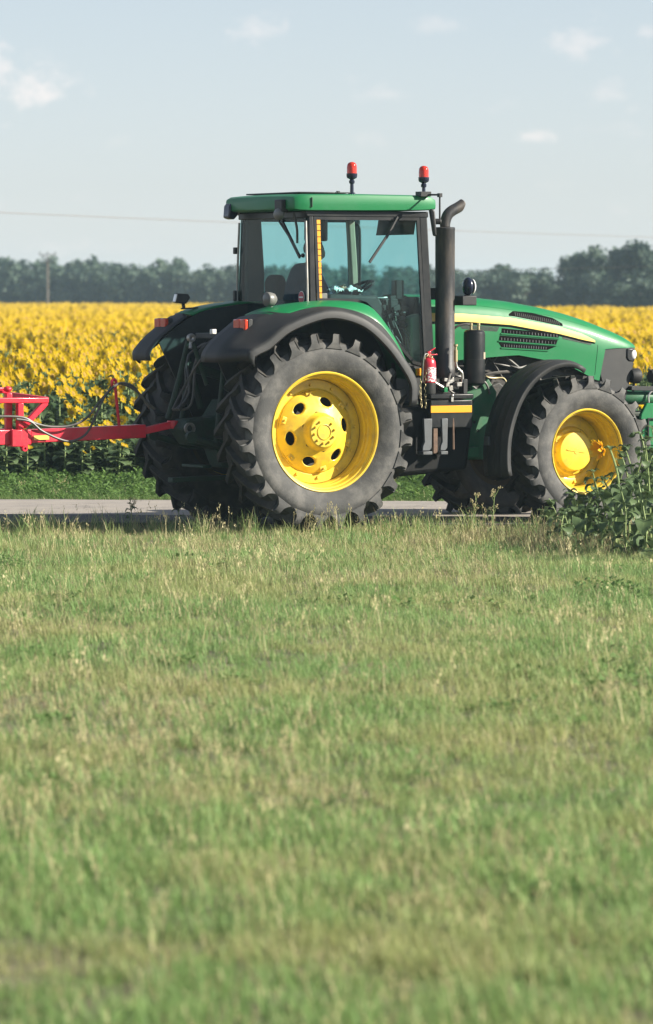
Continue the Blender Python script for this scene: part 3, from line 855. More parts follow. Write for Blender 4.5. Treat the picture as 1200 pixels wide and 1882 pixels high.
# ------------------------------------------------------------------ overhead line
def pole(px, Yd, top_y, label):
    X = (px - 600) / 8700 * Yd; z1 = CAM_H + (540 - top_y) / 8700 * Yd
    e = empty('utility_pole', (X, Yd, -.05))
    b = MB(); b.tube([(0, 0, -.3), (0, 0, z1)], [.10, .075], 10); b.build('post', 'wood', e)
    b = MB(); b.bar((-.8, 0, z1 + .12), (.8, 0, z1 + .12), .09, .09); b.build('crossarm', 'wood', e)
    for s_ in (-1, 1):
        b = MB(); b.bar((0, -.1, z1 - .75), (s_ * .55, -.1, z1 + .10), .06, .06); b.build('brace', 'wood', e)
    for xx in (-.74, 0, .74):
        b = MB(); b.lathe([(.02, z1 + .1), (.03, z1 + .2), (.07, z1 + .22), (.07, z1 + .32), (.04, z1 + .34), (.06, z1 + .38), (.02, z1 + .44)], 8, 'z', (xx, 0, 0))
        b.build('insulator', 'grey_pad', e)
    tag(e, label, 'utility pole')
    return Vector((X, Yd, z1 + .4))
pole(88, 455, 470, 'slim utility pole with a crossarm standing at the far edge of the field, left')
def wire(p0, p1, sag, r, label, name='overhead_wire'):
    p0, p1 = Vector(p0), Vector(p1); pts_ = []
    for i in range(25):
        t = i / 24; q = p0.lerp(p1, t); q.z -= sag * 4 * t * (1 - t); pts_.append(q)
    b = MB(); b.tube(pts_, r, 5); tag(b.build(name, 'wire'), label, 'wire')
def at(px, py, Yd): return Vector(((px - 600) / 8700 * Yd, Yd, CAM_H + (540 - py) / 8700 * Yd))
wire(at(-420, 372, 150), at(1600, 446, 260), 0.15, .015, 'thin overhead wire crossing the pale sky behind the cab')
wire(at(560, 501, 240), at(1700, 472, 190), 0.12, .014, 'low overhead wire crossing in front of the trees at the right')
for p_, l_ in ((at(-420, 372, 150), 'utility pole beyond the left edge carrying the long wire'), (at(1600, 446, 260), 'utility pole beyond the right edge carrying the long wire'),
               (at(1700, 472, 190), 'utility pole beyond the right edge carrying the low wire'), (at(560, 501, 240), 'low post hidden behind the tractor cab carrying the low wire')):
    b = MB(); b.tube([(0, 0, -.3), (0, 0, p_.z + .05)], [.14, .10], 10)
    b.add([(-.25, 0, p_.z - .3), (.25, 0, p_.z - .3), (.25, .06, p_.z - .3), (-.25, .06, p_.z - .3), (-.25, 0, p_.z - .2), (.25, 0, p_.z - .2), (.25, .06, p_.z - .2), (-.25, .06, p_.z - .2)],
          [(0, 1, 5, 4), (1, 2, 6, 5), (2, 3, 7, 6), (3, 0, 4, 7), (4, 5, 6, 7), (0, 3, 2, 1)])
    tag(b.build('wire_post', 'wood', loc=(p_.x, p_.y, -.05)), l_, 'utility pole')
# ------------------------------------------------------------------ the tractor
# local axes: x forward, y left, z up; helper coordinates are (u forward, w to the right, z)
TH = R(28)
TX, TY = -.580, 48.860
def T(u, w, z): return (u, -w, z)
def W(u, w, z):
    return Vector((TX + u * math.cos(TH) + w * math.sin(TH), TY + u * math.sin(TH) - w * math.cos(TH), z))
tr = empty('tractor', (TX, TY, 0), TH)
tag(tr, 'large green tractor with yellow wheel rims, glazed cab and tall exhaust', 'tractor')

# ---- wheels
def tyre_mesh(name, R0, Rt, rim_r, width, nl, lug_k, bulge, far=False):
    """carcass and chevron lugs; outward is -y, rim edge plane at y = 0"""
    b = MB(); c = width / 2
    half = [(rim_r - .02, .012), (rim_r + .012, -.006), (rim_r + .03, -.020), (rim_r + .05, -.030)]
    hr = Rt - rim_r
    half += [(rim_r + hr * .28, -bulge * .80), (rim_r + hr * .42, -bulge * .97), (rim_r + hr * .54, -bulge), (rim_r + hr * .66, -bulge * .88), (rim_r + hr * .76, -bulge * .55),
             (rim_r + hr * .875, -bulge * .08), (rim_r + hr * .945, bulge * .50), (rim_r + hr * .98, bulge * 1.3), (Rt - .004, bulge * 2.4), (Rt, c)]
    prof = half + [(r, width - d) for (r, d) in half[::-1][1:]]
    b.lathe(prof, 96)
    for side in (0, 1):
        for i in range(nl):
            f0 = 2 * PI * (i + .5 * side) / nl
            secs = []
            hgt = R0 - Rt
            e_ = c + bulge
            for (s_, dd, rt, rb, wt, wb, dn) in ((-.08, c + .035, R0, Rt - .02, .024, .040, 0), (.2, c - e_ * .22, R0 + .002, Rt - .02, .024, .042, 0), (.45, c - e_ * .47, R0 + .001, Rt - .03, .026, .046, 0),
                                             (.70, c - e_ * .72, R0 - .001, Rt - .06, .029, .052, 0), (.88, c - e_ * .90, R0 - .003, Rt - .09, .031, .058, 0), (.95, -bulge * .62, R0 - .010, Rt - .12, .032, .062, .03),
                                             (.99, -bulge * .92, R0 - .035, Rt - .14, .033, .064, .05), (1.0, -bulge * 1.02, Rt - hr * .10, Rt - hr * .20, .040, .068, .05),
                                             (1.01, -bulge * 1.02, Rt - hr * .18, Rt - hr * .25, .060, .085, .04), (1.02, -bulge * .94, Rt - hr * .28, Rt - hr * .32, .105, .115, .03)):
                f = f0 + lug_k * (max(s_, -.1) ** .85 if s_ > 0 else s_) / R0
                d0 = dd
                row = []
                for (rr, hw_, din) in ((rb, wb, dn), (rt, wt, 0), (rt, -wt, 0), (rb, -wb, dn)):
                    a = f + hw_ / R0
                    y_ = d0 + din
                    if side: y_ = width - y_
                    row.append((rr * math.cos(a), y_, rr * math.sin(a)))
                secs.append(row)
            o = len(b.v); b.v += [p for r_ in secs for p in r_]
            for k in range(len(secs) - 1):
                for j in range(4):
                    b.f.append((o + 4 * k + j, o + 4 * k + (j + 1) % 4, o + 4 * (k + 1) + (j + 1) % 4, o + 4 * (k + 1) + j)); b.mi.append(0)
            b.f.append((o, o + 3, o + 2, o + 1)); b.mi.append(0)
            k = 4 * (len(secs) - 1); b.f.append((o + k, o + k + 1, o + k + 2, o + k + 3)); b.mi.append(0)
    me = b.mesh(name, ['rubber', 'tread'], angle=48)
    # tread and inner sidewalls: less dusty rubber, darkened to put shade into colour
    for p in me.polygons:
        q = p.center.copy(); r_ = math.hypot(q.x, q.z)
        if far: q.y = width - q.y
        if r_ > rim_r + hr * .86 and -bulge * .55 < q.y < width + bulge * .55 or q.y > width * .7: p.material_index = 1
    return me

def dome_with_holes(r0, r1, dfun, nh, rh, ea, er, ph=0.0, lip=.025):
    """dished disc between two radii with oval holes cut through"""
    b = MB(); N = 32
    for h in range(nh):
        cen = ph + 2 * PI * h / nh; ha = PI / nh
        rows_ = [[] for _ in range(5)]
        for j in range(N):
            t = 2 * PI * j / N; ct, st = math.cos(t), math.sin(t)
            # point of the sector's border along this ray
            k = min(ha / abs(ct) if abs(ct) > 1e-6 else 1e9, ((r1 - rh) if st > 0 else (rh - r0)) / abs(st) if abs(st) > 1e-6 else 1e9)
            ex, ey = ea / rh * ct, er * st
            bx, by = k * ct, k * st
            for q, fr in enumerate((0, .12, .35, .68, 1.0)):
                x_, y_ = ex + (bx - ex) * fr, ey + (by - ey) * fr
                r_, a_ = rh + y_, cen + x_
                rows_[q].append((r_ * math.cos(a_), dfun(r_) - (.006 if q == 1 else 0), r_ * math.sin(a_)))
        b.grid(rows_, wrap=True)
        inner = [(p[0] * 1.0, p[1] + lip, p[2]) for p in rows_[0]]
        b.grid([inner, rows_[0]], wrap=True)
    return b
def bolts(n, r, d, br, bh, ph=0, skip=()):
    b = MB()
    for i in range(n):
        if i in skip: continue
        a = ph + 2 * PI * i / n
        b.lathe([(br * 1.25, d), (br * 1.25, d - bh * .3), (br, d - bh * .3), (br * .95, d - bh), (0.001, d - bh)], 6, 'y', (r * math.cos(a), 0, r * math.sin(a)))
    return b
ty_r = tyre_mesh('rear_tyre', 1.0, .948, .600, .48, 24, .235, .066)
ty_f = tyre_mesh('front_tyre', .795, .752, .440, .46, 22, .20, .062)
ty_rl = tyre_mesh('rear_tyre', 1.0, .948, .600, .48, 24, .235, .066, True)
ty_fl = tyre_mesh('front_tyre', .795, .752, .440, .46, 22, .20, .062, True)

def rear_wheel(side):
    e = empty('rear_wheel', T(0, 1.2 * side, .985), 0, tr)
    if side > 0: e['label'] = 'near rear wheel with yellow rim'
    link('tyre', ty_r if side > 0 else ty_rl, e, (0, 0, 0) if side > 0 else (0, -.48, 0), (0, R(4), 0))
    rot = (0, 0, 0) if side > 0 else (0, 0, PI)
    b = MB(); b.lathe([(.596, .03), (.612, .012), (.614, -.006), (.604, -.016), (.592, -.012), (.585, .004), (.578, .022), (.566, .030), (.560, .060), (.556, .090), (.545, .100), (.541, .125), (.545, .150),
                       (.535, .165), (.530, .24)], 96)
    b.lathe([(.530, .24), (.528, .44), (.59, .47)], 96, mi=1)
    b.build('rim', ['yellow', 'rim_mud_shade'], e, rot=rot, angle=25)
    b = MB(); b.lathe([(.53, .246), (.522, .236), (.440, .234), (.430, .240), (.424, .236), (.420, .226)], 96)
    b.build('disc_ring', 'yellow', e, rot=rot, angle=25)
    df = lambda r_: .225 - .125 * (1 - ((r_ - .195) / .225)) ** .8 if r_ < .42 else .226
    b = dome_with_holes(.195, .421, df, 6, .315, .072, .046, R(12))
    b.build('wheel_disc', 'yellow', e, rot=rot, angle=40)
    b = MB(); b.lathe([(.20, .104), (.185, .090), (.172, .07), (.168, .03), (.160, .018), (.150, .012), (.082, .010), (.080, .004), (.074, .002), (.070, .010), (.0005, .008)], 64)
    b.build('hub', 'yellow', e, rot=rot, angle=28)
    bolts(10, .115, .013, .011, .030, R(10), (2,)).build('hub_bolt_ring', 'yellow', e, rot=rot, angle=20)['kind'] = 'stuff'
    bolts(12, .470, .236, .015, .020, R(5)).build('rim_bolt_ring', 'yellow', e, rot=rot, angle=20)['kind'] = 'stuff'
    for i in range(6):
        a = R(42) + i * PI / 3
        b = MB()
        b.box((0, 0, 0), (.055, .05, .075)); b.lathe([(.013, -.03), (.012, -.045), (.001, -.045)], 6, 'y')
        o = b.build('rim_clamp', 'yellow', e, bevel=.008)
        p = Vector((.385 * math.cos(a), .208, .385 * math.sin(a)))
        if side < 0: p = Vector((-p.x, -p.y, p.z))
        o.location = p; o.rotation_euler = (0, -a if side > 0 else a, 0 if side > 0 else 0)
    b = MB(); b.lathe([(.50, .30), (.2, .32), (.19, .5)], 32); b.build('brake_drum', 'engine', e, rot=rot)
    return e
rear_wheel(1); rear_wheel(-1)

def front_wheel(side):
    e = empty('front_wheel', T(3.12, 1.15 * side, .735), R(3.5), tr)
    if side > 0: e['label'] = 'near front wheel with yellow rim and round hub'
    link('tyre', ty_f if side > 0 else ty_fl, e, (0, 0, 0) if side > 0 else (0, -.46, 0), (0, R(7), 0))
    rot = (0, 0, 0) if side > 0 else (0, 0, PI)
    b = MB(); b.lathe([(.436, .03), (.450, .012), (.452, -.006), (.443, -.015), (.433, -.010), (.426, .006), (.420, .022), (.410, .030), (.405, .070), (.396, .080), (.392, .11), (.396, .14), (.385, .155), (.378, .20),
                       (.372, .30)], 80)
    b.lathe([(.372, .30), (.368, .42), (.43, .45)], 80, mi=1)
    b.lathe([(.37, .318), (.05, .322)], 48, mi=1)
    b.build('rim', ['yellow', 'rim_mud_shade'], e, rot=rot, angle=25)
    b = MB(); b.lathe([(.375, .305), (.355, .298), (.30, .296), (.285, .302), (.262, .300), (.255, .29)], 80)
    b.build('wheel_disc', 'yellow', e, rot=rot, angle=25)
    b = MB(); b.lathe([(.262, .315), (.25, .285), (.238, .272), (.225, .268), (.214, .262), (.208, .25), (.205, .215), (.198, .200), (.185, .196), (.03, .192), (.028, .188), (.001, .188)], 64)
    b.build('hub', 'yellow', e, rot=rot, angle=28)
    bolts(12, .325, .296, .014, .018, R(8)).build('disc_bolt_ring', 'yellow', e, rot=rot, angle=20)['kind'] = 'stuff'
    bolts(12, .232, .270, .010, .014, R(3)).build('hub_bolt_ring', 'yellow', e, rot=rot, angle=20)['kind'] = 'stuff'
    b = MB(); b.bar((-.12, .189, .02), (.10, .189, -.012), .006, .012); b.build('hub_seam', 'yellow', e, rot=rot)
    return e
front_wheel(1); front_wheel(-1)

# ---- chassis, axles, engine
def part(name, mat, b, bevel=0, **k): return b.build(name, mat, tr, bevel=bevel, **k)
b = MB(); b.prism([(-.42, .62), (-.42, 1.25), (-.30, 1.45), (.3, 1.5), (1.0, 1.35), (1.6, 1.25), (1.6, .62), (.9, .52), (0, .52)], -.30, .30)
part('transmission_case', 'green_grimy_shade', b, .02)
b = MB()
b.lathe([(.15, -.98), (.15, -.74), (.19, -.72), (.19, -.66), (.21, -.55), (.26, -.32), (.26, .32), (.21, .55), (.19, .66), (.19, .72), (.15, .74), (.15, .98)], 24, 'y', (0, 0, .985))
part('rear_axle', 'green_grimy_shade', b)
b = MB(); b.prism([(1.5, .75), (1.5, 1.9), (2.5, 1.9), (3.3, 1.8), (3.75, 1.45), (3.75, .92), (3.3, .85), (2.2, .78)], -.27, .27)
part('engine_block', 'engine', b, .02)
rg = random.Random(31)
b = MB()
for i in range(16):        # hoses and pipes along the engine, seen under the hood
    u0 = rg.uniform(1.9, 2.9); z0 = rg.uniform(1.35, 1.70); w0 = rg.uniform(.29, .38)
    pts_ = [T(u0, w0, z0), T(u0 + rg.uniform(.05, .2), w0 + rg.uniform(.0, .06), z0 + rg.uniform(-.1, .08)), T(u0 + rg.uniform(.2, .45), w0, z0 + rg.uniform(-.2, .1))]
    b.tube(smooth_path(pts_, 4), rg.uniform(.009, .02), 6)
part('engine_hose', 'hose', b)
b = MB(); b.tube(smooth_path([T(2.28, .50, 1.52), T(2.31, .51, 1.505), T(2.40, .51, 1.50), T(2.47, .52, 1.50), T(2.5, .53, 1.47), T(2.51, .53, 1.43)], 4), .010, 8)
part('fuel_pipe', 'brass', b)
b = MB(); b.prism([(2.15, 1.05), (2.15, 1.34), (2.5, 1.46), (2.72, 1.30), (2.72, 1.0)], -.40, -.24); part('alternator', 'engine', b, .02)
b = MB(); b.lathe([(.115, -.86), (.115, -.70), (.15, -.68), (.13, -.3), (.16, -.12), (.16, .12), (.13, .3), (.15, .68), (.115, .70), (.115, .86)], 20, 'y', (3.12, 0, .735))
part('front_axle', 'green_grimy_shade', b)
for s_ in (1, -1):
    b = MB(); b.prism([(2.95, .60), (3.29, .60), (3.29, .90), (2.95, .90)], -.80 * s_ - .07, -.80 * s_ + .07); part('axle_knuckle', 'green_grimy_shade', b, .02)
    # green side frame and mounting plate with bolt holes, behind the front fender
    b = MB(); b.prism([(1.88, .80), (1.84, 1.36), (2.06, 1.40), (2.16, 1.50), (2.26, 1.36), (2.24, 1.0), (2.12, .80), (2.30, .66), (1.86, .66)], -.74 * s_ - .02, -.74 * s_ + .02)
    part('side_frame', 'green_dusty', b, .01)
    b = MB()
    for (u_, z_) in ((1.97, 1.26), (1.95, 1.20), (1.93, 1.13), (2.03, .96), (1.99, 1.05)):
        b.lathe([(.017, -.003), (.016, .003), (.001, .003)], 10, 'y', T(u_, (.763) * s_, z_))
    part('bolt_hole_row', 'black', b)['kind'] = 'stuff'
    b = MB(); b.prism([(1.85, .66), (2.9, .70), (2.9, .84), (1.85, .80)], -.42 * s_ - .09, -.42 * s_ + .09); part('frame_rail', 'green_dusty', b, .015)
b = MB(); b.tube([T(2.02, .60, 1.36), T(2.0, .62, 1.46), T(1.99, .66, 1.5)], .045, 12); b.box(T(2.0, .62, 1.375), (.2, .16, .03)); part('reservoir_bracket', 'green_dusty', b, .006)

# ---- fuel tank and steps under the cab
b = MB(); b.prism([(.92, .62), (.90, 1.08), (1.02, 1.22), (1.86, 1.22), (1.90, 1.06), (1.84, .56), (1.0, .50)], -.90, -.30); part('fuel_tank', 'tank_black', b, .05)
b = MB(); b.prism([(.92, .62), (.90, 1.08), (1.02, 1.22), (1.86, 1.22), (1.90, 1.06), (1.84, .56), (1.0, .50)], .30, .90); part('fuel_tank', 'tank_black', b, .05)
for (ua, ub) in ((1.235, 1.345), (1.445, 1.53)):
    b = MB(); b.prism([(ua + .01, 1.10), (ub, 1.10), (ub - .005, .80), (ub - .03, .77), (ua - .005, .77), (ua, .82), (ua + .02, .86)], -1.02, -.985); b.prism([(ua - .02, .73), (ub - .02, .73), (ub - .02, .765), (ua - .02, .765)], -1.06, -.93)
    part('step_bracket', 'grey_step', b, .006)
b = MB(); b.prism([(1.37, .74), (1.42, .74), (1.42, 1.06), (1.37, 1.06)], -1.0, -.97); part('step_rail', 'rust', b, .004)
b = MB(); b.tube([T(1.60, 1.0, 1.10), T(1.60, 1.01, .78)], .012, 8); part('step_rod', 'rust', b)
b = MB(); b.prism([(1.60, .74), (2.0, .80), (2.0, .68), (1.62, .70)], -.86, -.60); part('step_plate', 'green_dusty', b, .01)

# ---- rear fenders
PA = [(-1.08, 1.78), (-1.0, 1.88), (-.84, 2.01), (-.66, 2.13), (-.42, 2.222), (-.05, 2.278), (.27, 2.292), (.52, 2.275), (.66, 2.22), (.76, 2.12), (.90, 1.93), (1.02, 1.70), (1.06, 1.5)]
PB = [(-.92, 1.80), (-.84, 1.84), (-.75, 1.88), (-.64, 1.965), (-.50, 2.060), (-.27, 2.150), (-.02, 2.206), (.22, 2.180), (.46, 2.085), (.70, 1.890), (.885, 1.670), (1.0, 1.47), (1.0, 1.25)]
ns = 5
def resample(p, n=40):
    q = smooth_path([(x_, 0, z_) for x_, z_ in p], 8)
    L = [0]
    for i in range(1, len(q)): L.append(L[-1] + (q[i] - q[i - 1]).length)
    out_ = []
    for i in range(n + 1):
        t = L[-1] * i / n
        k = max(0, min(len(L) - 2, int(np.searchsorted(L, t)) - 1))
        f = (t - L[k]) / max(1e-9, L[k + 1] - L[k])
        out_.append(q[k].lerp(q[k + 1], f))
    return out_
FA, FB = resample(PA), resample(PB)
def fpt(i, w_):
    f = min(1, max(0, (w_ - .98) / .32)); f = f * f * (3 - 2 * f)
    p = FA[i].lerp(FB[i], f)
    return p
for s_ in (1, -1):
    b = MB(); rows_ = []
    for i in range(9, 41):
        rows_.append([T(fpt(i, w_).x, w_ * s_, fpt(i, w_).z + .012 * math.sin(min(1, (w_ - .6) / .46) * PI)) for w_ in np.linspace(.60, 1.17, 10)])
    b.grid(rows_)
    part('rear_fender', 'green', b, solid=.018, angle=60)
    b = MB(); rows_ = []
    for i in range(0, 41):
        w0 = 1.155 if i > 10 else .60 + (1.155 - .60) * max(0, (i - 8) / 3)
        ring = []
        for w_ in np.linspace(w0, 1.29, 8):
            p = fpt(i, w_); ring.append(T(p.x, w_ * s_, p.z + .010))
        p = fpt(i, 1.3)
        cx, cz = p.x, p.z - .985; L = math.hypot(cx, cz); nx, nz_ = cx / L, cz / L
        for (dw, dr) in ((1.315, -.003), (1.33, -.025), (1.33, -.075), (1.31, -.09)):
            ring.append(T(p.x + nx * dr, dw * s_, p.z + nz_ * dr + .01))
        rows_.append(ring)
    b.grid(rows_)
    # skirt closing the rear end
    end = rows_[0]; b.grid([[(q[0] - .005, q[1], q[2] - .10) for q in end], [(q[0] - .012, q[1], q[2] - .04) for q in end], end])
    part('fender_extension', 'fender', b, solid=.016, angle=50)
    # inner wall of the wheel arch
    b = MB(); pl = [(FA[i].x, FA[i].z - .01) for i in range(2, 41, 2)]
    b.prism(pl + [(.98, 1.15), (.55, 1.0), (-.55, 1.0)], -.585 * s_ - .01, -.585 * s_ + .01); part('wheel_arch', 'black', b)
    # tail lamp on a bracket
    zc = 2.02
    b = MB(); b.bar(T(-.56, .91 * s_, 2.14), T(-.765, .91 * s_, 2.06), .20, .06); part('lamp_bracket', 'black', b, .004)
    o = empty('tail_lamp', T(-.785, .91 * s_, 2.065), 0, tr)
    b = MB(); b.box((.02, 0, 0), (.05, .28, .125)); b.build('housing', 'black', o, bevel=.008)
    b = MB(); b.box((-.022, .058, 0), (.045, .14, .118)); b.build('lens', 'lens_tail', o, bevel=.012)
    b = MB(); b.box((-.022, -.075, 0), (.045, .12, .118)); b.build('lens', 'lens_tail', o, bevel=.012)

# work lamps on the rear fenders
def work_lamp(name, u, w_, z, rz, r, lens, tilt=0, body='black', label=None):
    o = empty(name, T(u, w_, z), rz, tr); o.rotation_euler = (0, tilt, rz)
    b = MB(); b.lathe([(.001, .07), (r * .55, .068), (r * .85, .045), (r, .0), (r * 1.03, -.035), (r * .98, -.045)], 24, 'x'); b.build('lamp_body', body, o)
    b = MB(); b.lathe([(r * .97, -.040), (r * .7, -.052), (.001, -.058)], 24, 'x'); b.build('lens', lens, o)
    b = MB(); b.bar((.02, 0, -r), (.03, 0, -r - .06), .03, .02); b.build('bracket', body, o)
    return o
work_lamp('work_lamp', -.42, .80, 2.325, R(10), .072, 'grey_pad', body='grey_pad')
o = empty('work_lamp', T(-.62, -.82, 2.32), R(-12), tr)
b = MB(); b.prism([(-.07, -.03), (-.05, .065), (.06, .06), (.085, .02), (.04, -.045)], -.065, .065); b.build('lamp_body', 'black', o, bevel=.01)
b = MB(); b.prism([(-.078, -.02), (-.060, .055), (-.054, .055), (-.070, -.02)], -.055, .055); b.build('lens', 'lens_clear', o)
b = MB(); b.bar((.02, 0, -.03), (.03, 0, -.10), .03, .03); b.bar((.0, 0, -.095), (.18, 0, -.085), .04, .015); b.build('bracket', 'black', o)

# ---- cab
def wr(z, s_=1): return .80 - .05 * max(0, min(1, (z - 2.2) / 1.0))      # half width of the cab by height
def side_fn(s_, off): return lambda x_, z_: -(wr(z_) + off) * s_
DOOR = [(.105, 3.165), (1.335, 3.165), (1.405, 1.62), (1.24, 1.66), (1.10, 1.80), (.95, 1.98), (.85, 2.09), (.76, 2.20), (.68, 2.265), (.58, 2.295), (.12, 2.305)]
def ring_frame(outline, t, s_, lo, hi, cen):
    b = MB(); n = len(outline)
    inner = [(x_ + (cen[0] - x_) * 0, z_) for x_, z_ in outline]
    # inward offset by averaging edge normals
    inn = []
    for i in range(n):
        p0, p1, p2 = Vector(outline[i - 1]), Vector(outline[i]), Vector(outline[(i + 1) % n])
        d1, d2 = (p1 - p0).normalized(), (p2 - p1).normalized()
        n1_, n2_ = Vector((d1.y, -d1.x)), Vector((d2.y, -d2.x))
        m_ = (n1_ + n2_); m_ = m_ / max(.35, m_.length_squared) * 2
        q = p1 + m_ * t
        inn.append((q.x, q.y))
    f0, f1 = side_fn(s_, lo), side_fn(s_, hi)
    for i in range(n):
        j = (i + 1) % n
        quad = [outline[i], outline[j], inn[j], inn[i]]
        b.prism(quad, f0, f1)
    return b, inn
for s_ in (1, -1):
    b, inn = ring_frame(DOOR, .032, s_, -.015, .012, (.7, 2.6)); part('door_frame', 'black_gloss', b)
    b = MB(); f0 = side_fn(s_, .002); b.add([(x_, f0(x_, z_), z_) for x_, z_ in inn], [tuple(range(len(inn)))]); part('door_glass', 'glass', b, smooth=False)
    # front pillar, rear pillar, header
    b = MB(); b.prism([(1.335, 3.20), (1.43, 3.20), (1.50, 1.50), (1.40, 1.50)], side_fn(s_, -.06), side_fn(s_, .008)); part('front_pillar', 'black_gloss', b, .012)
    b = MB(); b.prism([(.045, 3.20), (.105, 3.20), (.118, 2.15), (.035, 2.15)], side_fn(s_, -.05), side_fn(s_, .010)); part('rear_pillar', 'black_gloss', b, .012)
    b = MB(); b.prism([(.0, 3.225), (1.44, 3.225), (1.44, 3.165), (.03, 3.165)], side_fn(s_, -.06), side_fn(s_, .014)); part('door_header', 'black_gloss', b, .008)
    # vertical trim inside the rear corner
    if s_ < 0:
        b = MB(); b.prism([(.07, 3.18), (.24, 3.18), (.28, 2.6), (.27, 2.2), (.07, 2.2)], .66, .74); part('corner_trim', 'trim', b, .02)
        b = MB(); b.prism([(1.27, 3.16), (1.35, 3.16), (1.42, 2.2), (1.33, 2.2)], .66, .74); part('corner_trim', 'trim_tan', b, .02)
    # lower wall under the side glass, front
    b = MB(); b.prism([(1.02, 1.70), (1.42, 1.64), (1.47, 1.30), (1.05, 1.25)], side_fn(s_, -.08), side_fn(s_, .0)); part('door_sill', 'black', b, .01)
b = MB(); b.box(T(1.33, .815, 1.575), (.13, .02, .075)); part('sill_reflector', 'orange', b, .004)
# rear window, hinged, with pale edge seals
b = MB(); b.add([T(.035, -.745, 3.16), T(.035, .745, 3.16), T(.030, .785, 2.42), T(.030, .775, 2.20), T(.03, .70, 2.12), T(.03, -.70, 2.12), T(.030, -.775, 2.20), T(.030, -.785, 2.42)], [(0, 1, 2, 3, 4, 5, 6, 7)])
part('rear_window', 'glass', b, smooth=False)
for s_ in (1, -1):
    b = MB(); b.tube(smooth_path([T(.022, .745 * s_, 3.12), T(.018, .770 * s_, 2.75), T(.018, .788 * s_, 2.42), T(.018, .785 * s_, 2.24), T(.022, .765 * s_, 2.16)], 5), .012, 8); part('window_seal', 'steel' , b)
b = MB(); b.bar(T(.035, -.75, 3.185), T(.035, .75, 3.185), .05, .07); b.bar(T(.035, -.72, 2.10), T(.035, .72, 2.10), .05, .07); part('rear_window_frame', 'black_gloss', b, .01)
b = MB(); b.prism([(.0, 2.12), (.30, 2.12), (.30, 1.5), (-.12, 1.45), (-.12, 1.9)], -.60, .60); part('cab_rear_wall', 'green_grimy_shade', b, .03)
for (w_, z_) in ((-.80, 2.83), (-.805, 2.36)):
    b = MB(); b.box(T(.01, w_, z_), (.05, .05, .07 if z_ > 2.5 else .11)); part('window_hinge', 'black', b, .008)
b = MB(); b.lathe([(.022, 0), (.022, -.02), (.014, -.03), (.001, -.03)], 12, 'x', T(.03, .69, 2.77)); part('window_latch', 'black', b)
# windscreen and front wall
b = MB(); b.add([T(1.40, -.73, 3.17), T(1.40, .73, 3.17), T(1.46, .77, 2.0), T(1.46, -.77, 2.0)], [(0, 1, 2, 3)]); part('windscreen', 'glass', b, smooth=False)
b = MB(); b.box(T(1.44, 0, 1.75), (.06, 1.5, .55)); part('firewall', 'black', b, .01)
# floor
b = MB(); b.box(T(.75, 0, 1.50), (1.35, 1.1, .06)); part('cab_floor', 'trim_dark', b)
# roof: a shallow moulded shell
b = MB(); secs = []
for (u_, zt, zb_, hw) in ((-.135, 3.33, 3.245, .74), (-.12, 3.365, 3.235, .775), (-.07, 3.385, 3.225, .80), (.06, 3.392, 3.222, .815), (.7, 3.398, 3.224, .82), (1.3, 3.392, 3.232, .82), (1.45, 3.385, 3.24, .81), (1.51, 3.355, 3.25, .79), (1.525, 3.31, 3.26, .76)):
    secs.append([T(u_, 0, zt + .012), T(u_, hw * .6, zt + .008), T(u_, hw - .045, zt), T(u_, hw - .014, zt - .010), T(u_, hw - .003, zt - .032), T(u_, hw, (zt + zb_) / 2 - .02), T(u_, hw - .004, zb_ + .01), T(u_, hw - .02, zb_), T(u_, 0, zb_),
                 T(u_, -hw + .02, zb_), T(u_, -hw + .004, zb_ + .01), T(u_, -hw, (zt + zb_) / 2 - .02), T(u_, -hw + .003, zt - .032), T(u_, -hw + .014, zt - .010), T(u_, -hw + .045, zt), T(u_, -hw * .6, zt + .008)])
b.grid(secs, wrap=True)
b.f += [tuple(range(16))[::-1], tuple((len(secs) - 1) * 16 + j for j in range(16))]; b.mi += [0, 0]
part('roof', 'green', b, angle=35)
b = MB(); b.box(T(.055, .819, 3.31), (.006, .012, .10)); part('roof_seam', 'black', b)
b = MB(); b.box(T(.72, 0, 3.215), (1.36, 1.42, .02)); part('headliner', 'trim', b)
b = MB(); b.box(T(.3, 0, 3.412), (.55, 1.2, .016)); part('roof_hatch', 'black_gloss', b, .006)
# rear roof lamps
b = MB(); b.prism([(-.155, 3.29), (-.12, 3.335), (-.05, 3.335), (-.05, 3.20), (-.10, 3.15), (-.165, 3.17)], .62, .76); part('roof_lamp', 'blue_black', b, .015)
o = empty('roof_lamp', T(-.13, .52, 3.21), R(0), tr)
b = MB(); b.prism([(-.05, .0), (-.05, .13), (.03, .13), (.03, .0)], -.085, .085); b.build('lamp_body', 'black', o, bevel=.012)
b = MB(); b.ball((-.04, 0, -.02), .08, 16, 10, sq=(.55, 1.12, .78)); b.build('lens', 'grey_pad', o)
b = MB(); b.tube(smooth_path([T(-.04, .60, 3.20), T(-.02, .63, 3.05), T(-.01, .62, 2.95), T(.0, .60, 2.90)], 5), .013, 8); part('lamp_cable', 'hose', b)
# rear wiper
b = MB(); b.bar(T(.0, .12, 3.18), T(.0, .40, 2.98), .012, .018); b.bar(T(-.01, .22, 3.12), T(-.01, .50, 2.94), .012, .012); part('wiper_arm', 'black', b)
b = MB(); b.bar(T(.0, .27, 3.12), T(.0, .66, 2.75), .02, .035); part('wiper_blade', 'black', b, .004)
# side wiper over the door glass
b = MB(); b.bar(T(1.06, .80, 3.17), T(.92, .815, 2.95), .012, .018); part('wiper_arm', 'black', b)
b = MB(); b.bar(T(.93, .82, 2.98), T(.715, .825, 2.70), .018, .028); part('wiper_blade', 'black', b, .004)
